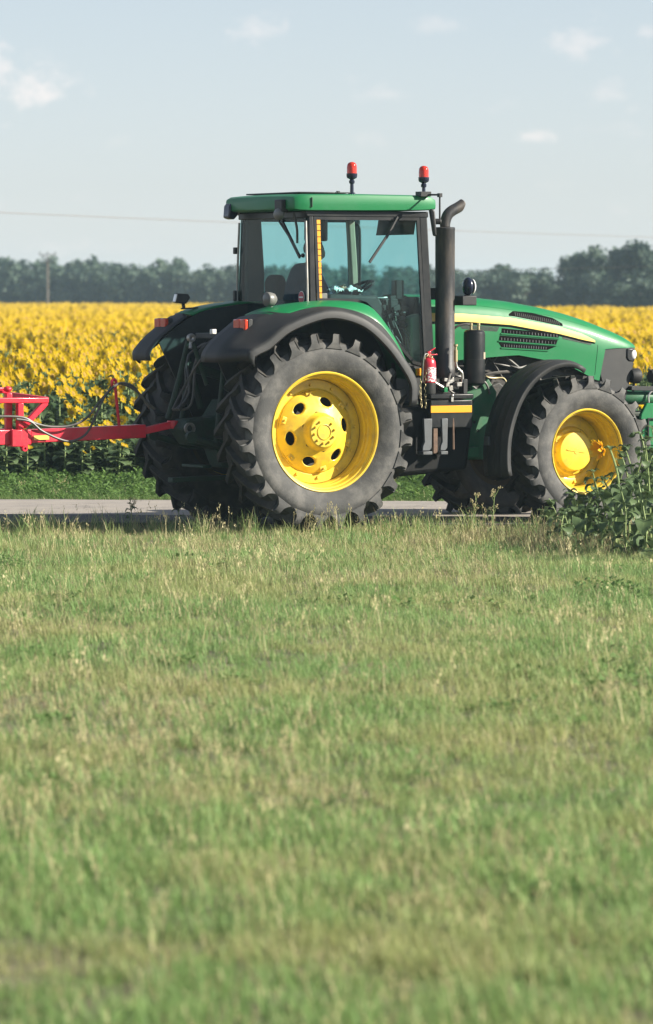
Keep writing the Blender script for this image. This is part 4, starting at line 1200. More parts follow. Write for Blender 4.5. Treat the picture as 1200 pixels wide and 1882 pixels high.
# orange reflector tiles down the rear edge of the door
for i in range(13):
    z_ = 3.145 - .0633 * i
    b = MB(); b.prism([(.118, z_), (.178, z_), (.179, z_ - .055), (.119, z_ - .055)], side_fn(1, .006), side_fn(1, .011)); part('reflector_tile', 'orange', b)
b = MB(); b.prism([(.13, 2.315), (.24, 2.315), (.24, 2.385), (.13, 2.385)], side_fn(1, .004), side_fn(1, .010)); part('licence_plate', 'grey_pad', b, .003)
# no-entry sticker on the rear window
o = empty('no_entry_sticker', T(.022, .655, 2.345), 0, tr)
b = MB(); b.lathe([(.063, 0), (.063, -.004), (.001, -.004)], 32, 'x'); b.build('sign_rim', 'white', o)
b = MB(); b.lathe([(.057, -.003), (.057, -.006), (.001, -.006)], 32, 'x'); b.build('sign_disc', 'sign_red', o)
b = MB(); b.box((-.007, 0, 0), (.004, .085, .016)); b.build('sign_bar', 'white', o)

# interior
b = MB(); b.prism([(.42, 1.70), (1.02, 1.72), (1.02, 2.22), (.94, 2.36), (.36, 2.38), (.30, 2.1)], -.62, -.36); part('side_console', 'trim_dark', b, .03)
b = MB(); b.prism([(1.05, 1.55), (1.36, 1.55), (1.36, 2.30), (1.22, 2.36), (1.08, 2.2)], -.22, .22); part('dashboard', 'trim_dark', b, .04)
b = MB(); b.prism([(1.28, 1.6), (1.40, 1.6), (1.38, 2.18), (1.27, 2.14)], -.70, -.55); part('footwell_panel', 'trim_tan', b, .02)
o = empty('monitor', T(1.17, .60, 2.42), R(-10), tr)
b = MB(); b.box((0, 0, 0), (.09, .14, .20)); b.build('monitor_case', 'black', o, bevel=.012)
b = MB(); b.box((-.048, 0, .02), (.004, .11, .13)); b.build('screen', 'black_gloss', o)
b = MB(); b.tube([(0, 0, -.10), (.02, 0, -.25)], .015, 8); b.build('arm', 'black', o)
b = MB()
for i in range(22):
    u0 = rg.uniform(.98, 1.25); z0 = rg.uniform(2.0, 2.34)
    b.box(T(u0, rg.uniform(.56, .68), z0), (rg.uniform(.03, .09), rg.uniform(.03, .07), rg.uniform(.03, .10)), Matrix.Rotation(rg.uniform(-.5, .5), 3, 'Y'))
part('control_box', 'trim_dark', b, .006)
b = MB(); b.box(T(.98, .60, 2.34), (.12, .05, .015)); b.tube([T(1.10, .64, 2.30), T(1.12, .66, 2.1)], .006, 6); b.box(T(1.21, .66, 2.19), (.03, .03, .015)); part('lever', 'chrome', b, .003)
b = MB()
for i in range(7):
    u0 = rg.uniform(1.0, 1.25)
    b.tube(smooth_path([T(u0, .66, rg.uniform(2.0, 2.1)), T(u0 + rg.uniform(-.05, .12), .67, rg.uniform(1.85, 1.95)), T(u0 + rg.uniform(.0, .12), .66, rg.uniform(1.72, 1.8)), T(u0 - rg.uniform(-.03, .1), .66, rg.uniform(1.8, 1.95))], 6), .007, 6)
part('console_cable', 'hose', b)
o = empty('steering_wheel', T(1.0, 0, 2.43), 0, tr); o.rotation_euler = (0, R(-24), 0)
b = MB()
b.tube([(.2 * math.cos(t), .2 * math.sin(t), 0) for t in np.linspace(0, 2 * PI, 33)], .016, 8, cap=False); b.build('wheel_rim', 'black', o)
b = MB()
for t in (0, 2.1, 4.2): b.bar((0, 0, -.03), (.2 * math.cos(t), .2 * math.sin(t), 0), .03, .015)
b.lathe([(.05, .01), (.06, -.03), (.03, -.06), (.03, -.45)], 16, 'z'); b.build('steering_column', 'black', o)
# seats
o = empty('driver_seat', T(.32, 0, 1.55), 0, tr)
b = MB(); b.box((.08, 0, .40), (.48, .46, .12)); b.build('cushion', 'seat', o, bevel=.05)
b = MB(); b.box((-.14, 0, .60), (.12, .44, .34), Matrix.Rotation(R(-6), 3, 'Y')); b.build('backrest', 'seat', o, bevel=.05)
b = MB(); b.lathe([(.16, 0), (.2, .02), (.14, .1), (.16, .34)], 16, 'z', (.06, 0, 0)); b.build('pedestal', 'trim_dark', o)
o = empty('passenger_seat', T(.46, -.52, 1.55), 0, tr)
b = MB(); b.box((0, 0, .42), (.34, .30, .08)); b.build('cushion', 'seat', o, bevel=.03)
b = MB(); b.prism([(-.17, .42), (-.21, .95), (-.17, 1.03), (-.09, 1.03), (-.05, .95), (-.06, .42)], -.13, .13); b.build('backrest', 'seat', o, bevel=.04)
# sun blind and inside mirror
b = MB(); b.add([T(1.33, -.1, 3.16), T(1.33, .70, 3.16), T(1.30, .70, 2.99), T(1.30, -.1, 2.99)], [(0, 1, 2, 3)]); part('sun_blind', 'trim', b, solid=.008)
o = empty('inside_mirror', T(.86, -.62, 3.05), R(20), tr)
b = MB(); b.box((0, 0, 0), (.06, .30, .24)); b.build('mirror_case', 'black', o, bevel=.02)
b = MB(); b.tube(smooth_path([(0, 0, -.12), (0, -.02, -.24), (-.06, -.04, -.33)], 5), .010, 6); b.build('mirror_stalk', 'black', o)
b = MB(); b.tube(smooth_path([T(1.37, -.70, 3.12), T(1.40, -.66, 3.09), T(1.41, -.66, 2.9), T(1.41, -.66, 2.5)], 5), .014, 8); part('grab_rail', 'black', b)

# ---- hood
HU = [1.46, 1.9, 2.3, 2.7, 3.1, 3.40, 3.62, 3.71, 3.79, 3.95, 4.08, 4.17, 4.23]
HT = [2.378, 2.368, 2.348, 2.308, 2.245, 2.178, 2.115, 2.085, 2.058, 2.0, 1.945, 1.902, 1.865]
HA = [.45, .45, .45, .445, .44, .432, .425, .42, .415, .402, .385, .362, .33]
HB = [1.66, 1.69, 1.72, 1.745, 1.68, 1.60, 1.50, 1.44, 1.80, 1.81, 1.81, 1.81, 1.81]
SEC = ((0, 0), (.30, .004), (.52, .014), (.68, .032), (.80, .062), (.89, .105), (.95, .16), (.985, .23), (1.0, .31), (1.0, .40), (.99, .50))
def hood_sec(u):
    zt, a, zb_ = np.interp(u, HU, HT), np.interp(u, HU, HA), np.interp(u, HU, HB)
    k = np.interp(u, [1.46, 3.45, 3.8, 4.05, 4.23], [1, 1, .86, .62, .42])
    raw = [(a * f, zt - d * k) for f, d in SEC] + [(a * .985, zt - .62), (a * .98, zt - .9)]
    zs = [q[1] for q in raw][::-1]; ws = [q[0] for q in raw][::-1]
    pts_ = []
    for w_, z_ in raw:
        if z_ < zb_ + .002: w_, z_ = float(np.interp(zb_, zs, ws)), zb_ - .0006 * len(pts_)
        pts_.append((w_, z_))
    return pts_
def hood_w(u, z):
    p = hood_sec(u); zs = [q[1] for q in p][::-1]; ws = [q[0] for q in p][::-1]
    return float(np.interp(z, zs, ws))
b = MB(); rows_ = []
for u in np.concatenate([np.linspace(1.46, 3.62, 20), [3.68, 3.71, 3.73, 3.755, 3.79], np.linspace(3.84, 4.23, 9)]):
    p = hood_sec(u)
    rows_.append([T(u, -w_, z_) for w_, z_ in p[::-1]] + [T(u, w_, z_) for w_, z_ in p[1:]])
b.grid(rows_)
tip = rows_[-1]; b.f.append(tuple(len(b.v) - len(tip) + j for j in range(len(tip)))); b.mi.append(0)
part('hood', 'green', b, angle=50)
def surf_patch(top_l, bot_l, off, s_, n=24, m_=3):
    """a panel lying on the hood side between two lines of (u, z)"""
    us = np.linspace(top_l[0][0], top_l[-1][0], n); ub = np.linspace(bot_l[0][0], bot_l[-1][0], n)
    zt = np.interp(us, [p[0] for p in top_l], [p[1] for p in top_l]); zb_ = np.interp(ub, [p[0] for p in bot_l], [p[1] for p in bot_l])
    rows_ = []
    for k in range(m_ + 1):
        f = k / m_
        rows_.append([T(us[i] + (ub[i] - us[i]) * f, (hood_w(us[i] + (ub[i] - us[i]) * f, zt[i] + (zb_[i] - zt[i]) * f) + off) * s_, zt[i] + (zb_[i] - zt[i]) * f) for i in range(n)])
    return rows_
def patch_part(name, mat, top_l, bot_l, off, s_, thick=.006, **k):
    rr = surf_patch(top_l, bot_l, off, s_, **k); ri = surf_patch(top_l, bot_l, off - thick, s_, **k)
    b = MB(); b.grid(rr); b.grid(ri)
    ring_o = rr[0] + [r[-1] for r in rr[1:]] + rr[-1][::-1][1:] + [r[0] for r in rr[::-1][1:-1]]
    ring_i = ri[0] + [r[-1] for r in ri[1:]] + ri[-1][::-1][1:] + [r[0] for r in ri[::-1][1:-1]]
    b.grid([ring_o, ring_i], wrap=True)
    return part(name, mat, b, angle=45)
for s_ in (1, -1):
    patch_part('hood_stripe', 'stripe', [(1.50, 2.185), (2.05, 2.172), (2.6, 2.130), (3.2, 2.035), (3.50, 1.955), (3.655, 1.888)], [(1.50, 2.095), (2.05, 2.090), (2.6, 2.055), (3.2, 1.960), (3.52, 1.89), (3.655, 1.868)], .008, s_, n=40)
    patch_part('stripe_black_line', 'vent_black', [(1.50, 2.088), (2.05, 2.083), (2.6, 2.048), (3.2, 1.953), (3.52, 1.883), (3.655, 1.862)], [(1.50, 2.070), (2.05, 2.066), (2.6, 2.032), (3.2, 1.938), (3.52, 1.868), (3.655, 1.852)], .004, s_, n=40)  # thin black line along the lower edge of the stripe
    # upper vent
    patch_part('upper_vent', 'vent_black', [(2.60, 2.168), (2.66, 2.200), (2.9, 2.180), (3.15, 2.125), (3.26, 2.066)], [(2.60, 2.150), (2.66, 2.146), (2.9, 2.105), (3.15, 2.058), (3.26, 2.040)], .003, s_)
    b = MB()
    for i in range(22):
        u = 2.68 + i * .0255; z0 = np.interp(u, [2.66, 2.9, 3.15, 3.26], [2.146, 2.105, 2.058, 2.04]); z1 = z0 + .045
        b.bar(T(u, (hood_w(u, z0) + .004) * s_, z0 + .004), T(u, (hood_w(u, z1) + .004) * s_, z1), .006, .004)
    part('vent_grille', 'fender', b)['kind'] = 'stuff'
    # three side slots with ribs
    for (t0, t1, b0, b1, ua, ub, uc, ud) in ((2.020, 1.958, 1.972, 1.918, 2.50, 3.21, 2.495, 3.195), (1.945, 1.893, 1.893, 1.845, 2.475, 3.185, 2.465, 3.165), (1.868, 1.823, 1.822, 1.790, 2.465, 3.155, 2.50, 3.06)):
        patch_part('side_vent', 'vent_black', [(ua, t0), (ub, t1)], [(uc, b0), (ud, b1)], .003, s_, n=12)
        b = MB()
        for i in range(18):
            u = uc + .03 + (ud - uc - .05) * i / 17
            z0 = b0 + (b1 - b0) * (u - uc) / (ud - uc) + .003; z1 = z0 + .028
            b.bar(T(u, (hood_w(u, z0) + .005) * s_, z0), T(u, (hood_w(u, z1) + .005) * s_, z1), .007, .004)
        part('vent_grille', 'grey_step', b)['kind'] = 'stuff'
        # thin green lip below each slot
        patch_part('vent_lip', 'green', [(uc - .01, b0 - .002), (ud + .01, b1 - .002)], [(uc - .01, b0 - .014), (ud + .01, b1 - .014)], .010, s_, n=12, thick=.012)
    patch_part('recess_shade_patch', 'green_grimy_shade', [(1.98, 2.060), (2.47, 2.035)], [(2.02, 2.015), (2.44, 1.985)], .002, s_, n=12)  # flat patches on the hood, recess shade put into their dark green
    patch_part('recess_shade_patch', 'green_grimy_shade', [(3.24, 1.942), (3.62, 1.855)], [(3.25, 1.905), (3.60, 1.838)], .002, s_, n=12)
    # crease along the hood, and the lower edge bead
    patch_part('hood_crease', 'green', [(1.50, 2.29), (2.3, 2.262), (3.1, 2.165), (3.6, 2.045)], [(1.50, 2.28), (2.3, 2.252), (3.1, 2.155), (3.6, 2.035)], .003, s_, n=30)
    patch_part('panel_seam', 'vent_black', [(3.690, 1.84), (3.694, 1.84)], [(3.655, 1.52), (3.659, 1.52)], .0015, s_, n=2, m_=8, thick=.003)
    # front corner panel
    GP = [(3.70, 1.62), (3.725, 1.72), (3.78, 1.80), (3.85, 1.815), (4.19, 1.808), (4.185, 1.70), (4.15, 1.55), (4.06, 1.25), (3.83, 1.25), (3.75, 1.45)]
    yo = (lambda x_, z_, s_=s_: -(.405 - max(0, (x_ - 3.95)) * .16) * s_)
    b = MB(); b.prism(GP, yo, -.30 * s_); part('grille_side_panel', 'fender', b, .012)
    b = MB(); b.prism([(4.075, 1.80), (4.185, 1.80), (4.18, 1.655), (4.10, 1.66), (4.07, 1.70)], lambda x_, z_, s_=s_: -(.412 - max(0, (x_ - 3.95)) * .16) * s_, -.28 * s_); part('headlamp_bezel', 'black_gloss', b, .014)
    b = MB(); b.ball(T(4.165, .355 * s_, 1.735), .062, 18, 12, sq=(.75, .55, .95)); part('headlamp', 'lens_clear', b)
b = MB(); b.prism([(4.10, 1.30), (4.175, 1.60), (4.19, 1.80), (4.12, 1.80), (4.02, 1.30)], -.30, .30); part('front_grille', 'black', b, .01)
b = MB(); b.box(T(1.49, .0, 2.02), (.10, .94, .66)); part('hood_seal', 'black', b, .01)

# ---- exhaust stack
b = MB(); c = T(1.662, .72, 0)
b.lathe([(.055, 1.42), (.058, 1.50), (.100, 1.505), (.106, 1.52), (.106, 1.615), (.101, 1.625), (.102, 3.03), (.104, 3.035), (.104, 3.06), (.096, 3.068), (.045, 3.07)], 40, 'z', c); part('exhaust_stack', 'stack', b, angle=30)
b = MB(); b.lathe([(.05, 3.06), (.052, 3.09)], 24, 'z', c); part('stack_clamp', 'rust', b)
b = MB()
pth = smooth_path([T(1.662, .72, 3.07), T(1.664, .72, 3.12), T(1.69, .72, 3.19), T(1.74, .72, 3.235), T(1.82, .72, 3.275), T(1.88, .72, 3.31)], 5)
b.tube(pth, [.050 + .004 * min(1, i / 10) for i in range(len(pth))], 20, cap=False)
b.v = [(min(x_, 1.868 + .25 * (z_ - 3.29)), y_, z_) for x_, y_, z_ in b.v]     # slant-cut tip
part('exhaust_elbow', 'stack', b, solid=.006)
b = MB(); b.tube([T(1.60, .72, 1.42), T(1.60, .60, 1.3), T(1.7, .40, 1.3)], .05, 12); part('exhaust_pipe', 'rust', b)
b = MB(); b.bar(T(1.50, .60, 2.38), T(1.62, .70, 2.38), .05, .12); part('stack_bracket', 'black', b, .006)

# ---- black reservoir
b = MB(); c = T(1.995, .75, 0)
b.lathe([(.03, 1.425), (.085, 1.435), (.109, 1.455), (.111, 1.49), (.112, 1.955), (.108, 1.985), (.09, 2.005), (.03, 2.012)], 36, 'z', c); part('air_reservoir', 'black_gloss', b, angle=30)
b = MB(); b.lathe([(.1135, 1.70), (.1135, 1.706)], 36, 'z', c); part('reservoir_seam', 'black', b)
b = MB()
rows_ = []
for z_ in (1.705, 1.775):
    rows_.append([(c[0] + .1145 * math.cos(a), c[1] + .1145 * math.sin(a), z_) for a in np.linspace(R(-62), R(-22), 8)])
b.grid(rows_); part('reservoir_label', 'trim_tan', b)
for du in (-.04, .05):
    b = MB(); b.lathe([(.014, 2.0), (.014, 2.05), (.018, 2.052), (.018, 2.075), (.01, 2.08), (.001, 2.08)], 10, 'z', T(1.995 + du, .75, 0)); part('reservoir_fitting', 'brass', b)
b = MB(); b.tube(smooth_path([T(1.955, .75, 2.06), T(1.88, .74, 2.065), T(1.80, .72, 2.04), T(1.76, .68, 1.98)], 5), .012, 8); b.tube(smooth_path([T(2.06, .78, 1.50), T(2.12, .79, 1.44), T(2.16, .79, 1.34)], 5), .012, 8); part('reservoir_hose', 'hose', b)

# ---- toolbox with its yellow band
o = empty('toolbox', T(1.578, .875, 1.0), 0, tr)
b = MB(); b.box((0, 0, .145), (.50, .27, .29)); b.build('box_body', 'black_gloss', o, bevel=.012)
b = MB(); b.box((0, -.003, .325), (.515, .29, .055)); b.build('lid', 'black_gloss', o, bevel=.012)
b = MB(); b.box((-.005, -.138, .195), (.485, .006, .072)); b.build('reflector_band', 'orange', o, bevel=.002)
b = MB(); b.box((0, -.147, .30), (.03, .012, .06)); b.ball((0, -.155, .335), .016, 10, 6); b.build('latch', 'chrome', o, bevel=.003)
# valve block and fittings standing on the toolbox
b = MB()
for i in range(9): b.box(T(rg.uniform(1.60, 1.74), rg.uniform(.78, .88), rg.uniform(1.40, 1.50)), (rg.uniform(.03, .07), .05, rg.uniform(.03, .07)), Matrix.Rotation(rg.uniform(-.4, .4), 3, 'Y'))
part('valve_block', 'steel', b, .004)
b = MB(); b.tube([T(1.42, .86, 1.49), T(1.56, .86, 1.415)], [.012, .016], 8); b.tube([T(1.62, .86, 1.47), T(1.65, .86, 1.56)], .012, 8); part('hose_coupling', 'steel', b)
b = MB(); b.box(T(1.585, .86, 1.39), (.045, .04, .05)); part('coupling_cap', 'green', b, .006)
b = MB(); b.tube(smooth_path([T(1.70, .88, 1.80), T(1.70, .88, 1.70), T(1.715, .88, 1.62), T(1.76, .89, 1.575), T(1.775, .89, 1.53), T(1.775, .89, 1.46)], 5), .014, 10); part('air_pipe', 'chrome', b)
b = MB(); b.lathe([(.02, 1.68), (.02, 1.80), (.012, 1.805), (.012, 1.835), (.022, 1.84), (.022, 1.86), (.001, 1.86)], 10, 'z', T(1.70, .88, 0)); part('air_valve', 'brass', b)
b = MB(); b.box(T(1.80, .86, 1.42), (.05, .10, .16)); part('valve_guard', 'black', b, .006)

# ---- front fenders
FF = [(3.02, 1.600), (2.95, 1.640), (2.80, 1.676), (2.62, 1.655), (2.45, 1.575), (2.30, 1.450), (2.18, 1.28), (2.09, 1.06), (2.045, .85), (2.04, .62), (2.06, .50)]
for s_ in (1, -1):
    q = resample([(u_, z_) for u_, z_ in FF], 30)
    b = MB(); rows_ = []
    for i, p in enumerate(q):
        tap = min(1.0, .62 + i * .06, 1.0)
        w0, w1 = .86 + (1 - tap) * .10, 1.34 - (1 - tap) * .12
        d = (q[min(i + 1, 30)] - q[max(i - 1, 0)]).normalized(); nx, nz_ = d.z, -d.x
        rr = []
        for (f, o_) in ((0, -.05), (.0, -.012), (.03, 0), (.2, .006), (.24, .016), (.28, .008), (.5, .010), (.54, .018), (.58, .010), (.78, .008), (.82, .016), (.86, .004), (.97, 0), (1.0, -.012), (1.0, -.05)):
            rr.append(T(p.x + nx * o_, (w0 + (w1 - w0) * f) * s_, p.z + nz_ * o_))
        rows_.append(rr)
    b.grid(rows_); part('front_fender', 'fender', b, solid=.012, angle=45)
    b = MB(); b.bar(T(2.66, .95 * s_, 1.60), T(2.75, .62 * s_, 1.15), .05, .04); b.bar(T(2.24, .95 * s_, 1.30), T(2.75, .62 * s_, 1.12), .05, .04); part('fender_stay', 'black', b, .006)
    b = MB(); b.box(T(2.015, .98 * s_, .86), (.02, .10, .09)); part('mud_flap_clip', 'grey_step', b, .004)

# ---- mirror, brackets and beacons
o = empty('side_mirror', T(1.34, 1.02, 3.10), R(-25), tr)
b = MB(); b.prism([(-.030, .145), (.0, .15), (.022, .12), (.040, -.12), (.03, -.135), (.012, -.12)], -.10, .10); b.build('mirror_case', 'black', o, bevel=.012)
b = MB(); b.lathe([(.03, .03), (.03, .085), (.02, .095), (.001, .095)], 12, 'x', (0, 0, .02)); b.build('mirror_pivot', 'black', o)
b = MB(); b.tube([T(1.43, 1.02, 3.12), T(1.43, 1.02, 3.385), T(1.42, .98, 3.395), T(1.36, .70, 3.40)], .010, 8); b.box(T(1.43, 1.02, 3.39), (.035, .05, .04)); b.box(T(1.36, .80, 3.405), (.12, .12, .05)); part('mirror_arm', 'black', b, .003)
def beacon(u, w_, z, label):
    o = empty('beacon', T(u, w_, z), 0, tr); o['label'] = label
    b = MB(); b.lathe([(.001, .0), (.05, .0), (.045, .015), (.02, .03), (.018, .12), (.028, .125), (.03, .15), (.02, .16), (.022, .165), (.05, .18), (.056, .20), (.056, .225), (.05, .228)], 20, 'z'); b.build('beacon_base', 'blue_black', o)
    b = MB(); b.lathe([(.052, .222), (.052, .29), (.048, .315), (.036, .333), (.018, .342), (.001, .344)], 24, 'z'); b.build('lens', 'lens_red', o)
    b = MB(); b.lathe([(.001, .225), (.022, .225), (.022, .27), (.012, .30), (.001, .30)], 12, 'z'); b.build('reflector', 'chrome', o)
beacon(.60, .66, 3.385, 'rear rotating beacon'); beacon(1.42, .70, 3.355, 'front rotating beacon')
b = MB(); b.box(T(.52, .66, 3.412), (.22, .02, .012)); b.box(T(.44, .66, 3.42), (.03, .03, .02)); part('beacon_bracket', 'black', b, .002)
# round lamp and bracket beside the hood
o = empty('side_lamp', T(1.90, .78, 2.455), R(4), tr)
b = MB(); b.ball((0, 0, 0), .085, 20, 12, sq=(.62, .9, 1.12)); b.build('lamp_body', 'blue_black', o)
b = MB(); b.lathe([(.085, .035), (.08, .05), (.001, .062)], 20, 'x'); b.build('lens', 'lens_clear', o)
b = MB(); b.tube(smooth_path([(0, 0, -.08), (-.03, 0, -.10), (-.07, 0, -.14)], 4), .014, 8); b.build('lamp_stalk', 'black', o)
b = MB(); b.box(T(1.87, .70, 2.31), (.17, .34, .10)); part('lamp_bracket', 'black', b, .008)

# ---- rear hitch
for s_ in (1, -1):
    b = MB(); b.tube([T(-.30, .38 * s_, .78), T(-.75, .42 * s_, .82), T(-1.12, .44 * s_, .92)], [.045, .04, .035], 10); b.lathe([(.06, -.03), (.06, .03)], 16, 'y', T(-1.13, .44 * s_, .93), cap=True); part('lower_link', 'green_grimy_shade', b)
    b = MB(); b.tube([T(-.74, .40 * s_, 1.62), T(-.84, .43 * s_, .86)], [.026, .032], 10); part('lift_rod', 'green_grimy_shade', b)
    b = MB(); b.bar(T(-.34, .34 * s_, 1.52), T(-.76, .40 * s_, 1.64), .06, .10); part('lift_arm', 'green_grimy_shade', b, .015)
    b = MB(); b.tube([T(-.55, .50 * s_, 1.20), T(-.70, .48 * s_, 1.72)], [.04, .025], 10); part('lift_cylinder', 'green_grimy_shade', b)
b = MB(); b.tube([T(-.92, -.06, 1.90), T(-1.0, -.10, 1.5), T(-1.10, -.16, 1.10)], [.022, .03, .028], 8); part('top_link', 'green_grimy_shade', b)
b = MB(); b.tube([T(-.90, .02, 1.88), T(-.78, .10, 1.45)], .024, 8); part('top_link_stay', 'green_grimy_shade', b)
b = MB(); b.lathe([(.022, -.03), (.04, -.03), (.045, 0), (.04, .03), (.022, .03), (.022, -.03)], 14, 'y', T(-.91, 0, 1.93)); b.tube([T(-.91, 0, 1.90), T(-.93, .02, 1.82)], .02, 8); part('top_link_eye', 'steel', b)
b = MB(); b.box(T(-.62, 0, 1.95), (.24, .5, .06)); b.box(T(-.62, .28, 1.97), (.06, .05, .10)); part('coupler_bank', 'black', b, .01)
b = MB(); b.box(T(-.78, .24, 1.995), (.05, .06, .05)); part('coupler_cap', 'white', b, .006)
b = MB(); b.prism([(-.45, .60), (-.45, 1.30), (-.60, 1.30), (-.72, 1.12), (-1.02, 1.10), (-1.10, 1.0), (-.98, .84), (-.70, .80), (-.62, .60)], -.16, .16); part('hitch_frame', 'green_grimy_shade', b, .02)
b = MB(); b.lathe([(.035, -.17), (.06, -.17), (.06, -.20), (.035, -.20), (.035, -.17)], 18, 'y', T(-1.02, 0, 1.01)); part('hitch_pin', 'steel', b)
b = MB(); b.bar(T(-.3, 0, .50), T(-1.15, 0, .48), .12, .05); b.bar(T(-.85, -.25, .62), T(-.85, .25, .62), .10, .03); part('drawbar', 'green_grimy_shade', b, .008)
for i in range(6):
    p0 = T(-.62 + rg.uniform(-.05, .05), rg.uniform(-.2, .25), 1.95)
    b = MB(); b.tube(smooth_path([p0, T(-.85, rg.uniform(-.2, .2), 1.75), T(-.95, rg.uniform(-.15, .15), rg.uniform(1.25, 1.45)), T(-1.1, rg.uniform(-.1, .1), 1.2)], 5), .014, 7); part('hydraulic_hose', 'hose', b)

# ---- front linkage
b = MB(); b.bar(T(3.8, 0, .98), T(4.4, 0, .98), .5, .30); part('linkage_frame', 'green_grimy_shade', b, .03)
for s_ in (1, -1):
    b = MB(); b.prism([(4.18, .86), (4.22, 1.10), (4.29, 1.215), (4.62, 1.215), (4.75, 1.05), (4.95, .80), (4.95, .68), (4.62, .72), (4.2, .78)], -.42 * s_ - .025, -.42 * s_ + .025); part('linkage_arm', 'green', b, .012)
    b = MB(); b.box(T(4.44, .452 * s_, 1.10), (.10, .01, .16)); part('linkage_reflector', 'orange', b, .003)
    b = MB(); b.tube([T(4.30, .46 * s_, .80), T(4.30, .46 * s_, 1.05), T(4.5, .46 * s_, 1.05)], .012, 8); part('linkage_rod', 'black', b)
    b = MB(); b.lathe([(.001, -.07), (.07, -.065), (.082, -.03), (.082, .03), (.07, .045), (.001, .05)], 20, 'x', T(4.20, .36 * s_, 1.505)); part('front_lamp', 'black', b)
    b = MB(); b.tube([T(4.18, .36 * s_, 1.43), T(4.17, .36 * s_, 1.34)], .014, 8); part('front_lamp_stalk', 'black', b)
b = MB(); b.bar(T(4.12, -.44, 1.375), T(4.12, .44, 1.375), .04, .045); b.bar(T(4.10, .40, 1.375), T(4.7, .40, 1.36), .035, .05); b.bar(T(4.10, -.40, 1.375), T(4.7, -.40, 1.36), .035, .05); part('lamp_bar', 'black', b, .006)
b = MB(); b.lathe([(.06, 4.05), (.075, 4.07), (.075, 4.6), (.06, 4.62), (.03, 4.62), (.03, 4.8)], 18, 'x', T(0, .30, 1.27)); part('linkage_cylinder', 'green_dusty', b)
b = MB(); b.lathe([(.06, 4.05), (.075, 4.07), (.075, 4.6), (.06, 4.62), (.03, 4.62), (.03, 4.8)], 18, 'x', T(0, -.30, 1.27)); part('linkage_cylinder', 'green_dusty', b)
b = MB(); b.lathe([(.001, -.05), (.065, -.045), (.078, -.01), (.07, .05), (.001, .06)], 18, 'x', T(4.42, .37, 1.50)); b.tube([T(4.42, .37, 1.43), T(4.40, .38, 1.36)], .012, 8); part('front_lamp', 'black', b)
b = MB(); b.tube(smooth_path([T(4.34, .40, 1.22), T(4.34, .40, 1.30), T(4.40, .40, 1.35), T(4.5, .40, 1.34)], 5), .012, 8); part('linkage_hose', 'chrome', b)
